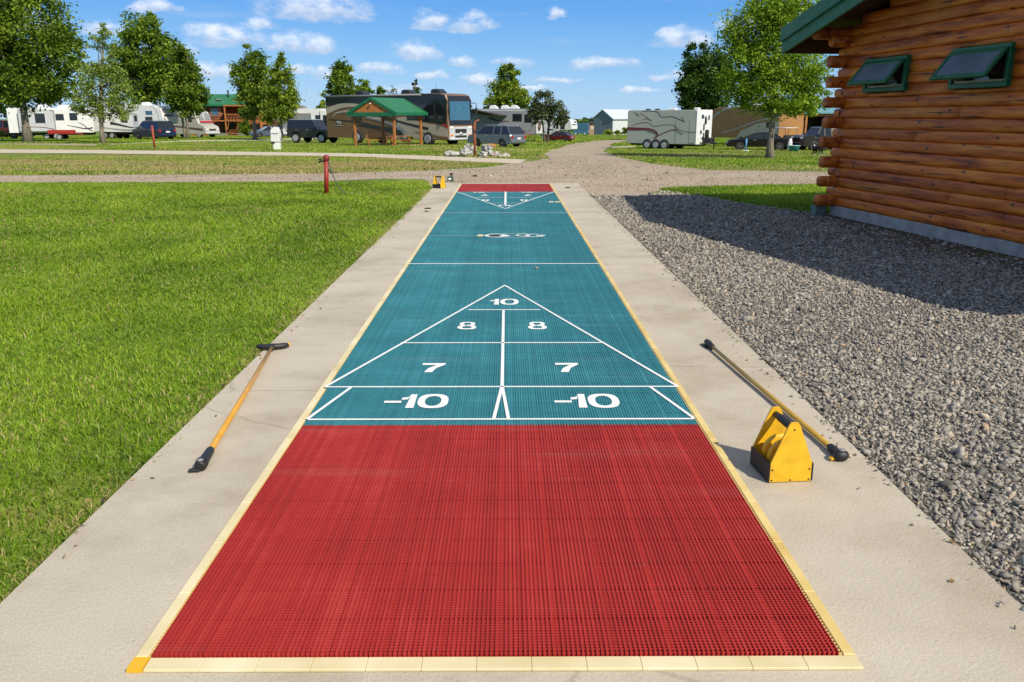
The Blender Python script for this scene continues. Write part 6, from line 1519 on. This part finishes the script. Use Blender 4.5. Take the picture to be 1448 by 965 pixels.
def pedestal():
    root = thing('power_pedestal', 'white utility power pedestal with dark socket on the lawn left of the jeep', 'pedestal', at(391.5, 46.5)); W_ = .46
    MB().prism([(-W_/2, .42), (-W_/2, 1.02), (-W_/2+.08, 1.14), (-.03, 1.19), (.1, 1.17), (W_/2-.04, 1.08), (W_/2, .98), (W_/2, .42)], -.2, .2, .02, .03).build('head', MT['white'], root)
    MB().box((.03, 0, .2), (.36, .32, .5), bev=.02).build('base', MT['plate'], root)
    MB().box((0, -.205, .86), (.36, .02, .05), bev=.004).build('lid_seam', MT['grey'], root); MB().box((-.14, -.19, .40), (.2, .1, .1), bev=.02).build('socket', MT['under'], root)
    MB().tube([(.24, -.05, .5), (.27, -.05, .9)], .03, 8).build('conduit', MT['lightgrey'], root)
pedestal()
def blue_post():
    root = thing('hydrant_post', 'thin blue post with white foot in front of the black car', 'post', at(1054, 43.5)); MB().tube([(0, 0, .04), (.02, 0, .62)], [.045, .05], 10).build('pipe', mat('blue_paint', (.06, .22, .42), .5), root)
    MB().box((.02, 0, .03), (.3, .2, .07), bev=.015).build('foot', MT['white'], root)
blue_post()
# ---- boulders
M_ROCK = mat('pale_boulder', (.30, .285, .26), .9, var=.25, vs=3.2, c2=(.56, .54, .5), bump=.7, bs=7)
M_ROCK2 = mat('reddish_boulder', (.36, .27, .23), .9, var=.25, vs=3.5, c2=(.54, .49, .45), bump=.7, bs=7)
def boulder(px, py, w_, h_, seed, label, m=None):
    p = gnd(px, py); k = mpp(p.y); mb = MB(); mb.rock((0, 0, h_*k*.42), (w_*k*.66, w_*k*.5, h_*k*.68), seed, 3, 1.2, seed); o = mb.build('boulder', m or M_ROCK, None, label, 'rock', 'white boulders round the rusty post'); o.location = p
boulder(640, 221.5, 20, 7, 3, 'flat white boulder at the left end of the heap by the rusty post')
boulder(634, 220.8, 10, 4, 11, 'small low white stone left of the heap by the rusty post')
boulder(657, 221.6, 15, 11, 5, 'grey white boulder second from left in the heap, low and blocky')
boulder(664, 220.5, 17, 15, 7, 'tallest white boulder just left of the rusty post')
boulder(682, 222.5, 15, 9, 8, 'white boulder at the foot of the rusty post on its right')
boulder(690, 220.5, 17, 14, 12, 'white boulder with dark seams behind the one right of the rusty post')
boulder(701, 222.2, 17, 8, 14, 'reddish white boulder in the right half of the heap', M_ROCK2)
boulder(713, 222.6, 15, 6, 17, 'low pale boulder at the right end of the heap by the lawn', M_ROCK2)
boulder(695, 209.5, 14, 6, 21, 'orange brown rounded rock under the silver estate car', mat('orange_rock', (.4, .19, .07), .9, var=.2))
# ---- tub and dog
def tub():
    root = thing('garden_tub', 'turquoise tub standing on the lawn beside the lime green cart', 'tub', at(1122.5, 42.6)); MB().lathe([(0, .0), (.19, .0), (.27, .28), (.29, .3), (.27, .31), (.25, .3), (.18, .05), (0, .04)], (0, 0, 0), n=20).build('bowl', mat('turquoise_plastic', (.03, .24, .28), .35, var=.1), root)
    MB().lathe([(.28, .285), (.30, .29), (.30, .31), (.28, .315)], (0, 0, 0), n=20).build('rim', mat('pale_turquoise', (.3, .5, .5), .4), root)
tub()
def sack():
    o = MB().rock((0, 0, .3), (.14, .12, .32), 31, 3, .6).build('white_sack', mat('white_sacking', (.68, .68, .66), .8, var=.15, vs=12, bump=.5, bs=18), None, 'upright white sack leaning behind the turquoise tub', 'sack'); o.location = at(1117, 43.6)
sack()
def dog():
    p = at(1155, 36.2); root = thing('dog', 'small black dog with white chest and paws standing by the cabin corner', 'dog', p, R(-65), s=1.0)
    nodes_ = [((0, 0, .34), .085), ((.12, 0, .35), .10), ((.22, 0, .37), .09), ((.29, 0, .46), .06), ((.33, 0, .54), .062), ((.39, 0, .53), .042), ((.44, 0, .51), .026),
      ((-.14, 0, .345), .085), ((-.24, 0, .35), .03), ((-.32, 0, .42), .018), ((-.36, 0, .50), .010)]
    E = [(0, 1), (1, 2), (2, 3), (3, 4), (4, 5), (5, 6), (0, 7), (7, 8), (8, 9), (9, 10)]
    for sg in (-1, 1):
        b = len(nodes_); nodes_ += [((.2, sg*.075, .27), .05), ((.19, sg*.08, .15), .026), ((.205, sg*.08, .03), .022), ((.235, sg*.08, .015), .022)]; E += [(2, b), (b, b+1), (b+1, b+2), (b+2, b+3)]
        b = len(nodes_); nodes_ += [((-.15, sg*.075, .26), .06), ((-.11, sg*.08, .17), .036), ((-.2, sg*.08, .11), .022), ((-.19, sg*.08, .025), .02), ((-.155, sg*.08, .015), .021)]; E += [(7, b), (b, b+1), (b+1, b+2), (b+2, b+3), (b+3, b+4)]
        b = len(nodes_); nodes_ += [((.325, sg*.04, .59), .022), ((.31, sg*.065, .63), .008)]; E += [(4, b), (b, b+1)]
    me = bpy.data.meshes.new('body'); me.from_pydata([n[0] for n in nodes_], E, []); o = bpy.data.objects.new('body', me); COL.objects.link(o); o.parent = root
    sk = o.modifiers.new('skin', 'SKIN'); sk.use_smooth_shade = True
    for v, n in zip(me.skin_vertices[0].data, nodes_): v.radius = (n[1], n[1])
    me.skin_vertices[0].data[0].use_root = True
    sb = o.modifiers.new('sub', 'SUBSURF'); sb.levels = 2; sb.render_levels = 2
    m, nt, b = nodes('dog_coat'); L = nt.links.new; tc = N(nt, 'ShaderNodeTexCoord'); sp = N(nt, 'ShaderNodeSeparateXYZ'); L(tc.outputs['Object'], sp.inputs[0])
    mr = N(nt, 'ShaderNodeMapRange'); mr.inputs[1].default_value = .06; mr.inputs[2].default_value = .09; L(sp.outputs[2], mr.inputs[0]); r = ramp(nt, [(0, (.6, .58, .54)), (1, (.012, .011, .011))]); L(mr.outputs[0], r.inputs[0]); L(r.outputs[0], b.inputs['Base Color']); b.inputs['Roughness'].default_value = .8
    me.materials.append(m)
    me.skin_vertices  # modifiers stay on the object
    dg = bpy.context.evaluated_depsgraph_get(); ev = o.evaluated_get(dg); nm = bpy.data.meshes.new_from_object(ev); o.modifiers.clear(); o.data = nm; nm.name = 'body'
    if not nm.materials: nm.materials.append(m)
    for sg in (-1, 1): MB().lathe([(0, -.008), (.008, -.004), (.008, .004), (0, .008)], (.375, sg*.04, .56), n=8).build('eye', MT['glass'], root)
    MB().rock((.455, 0, .515), (.014, .014, .012), 2, 2, 0).build('nose', MT['black'], root)
dog()
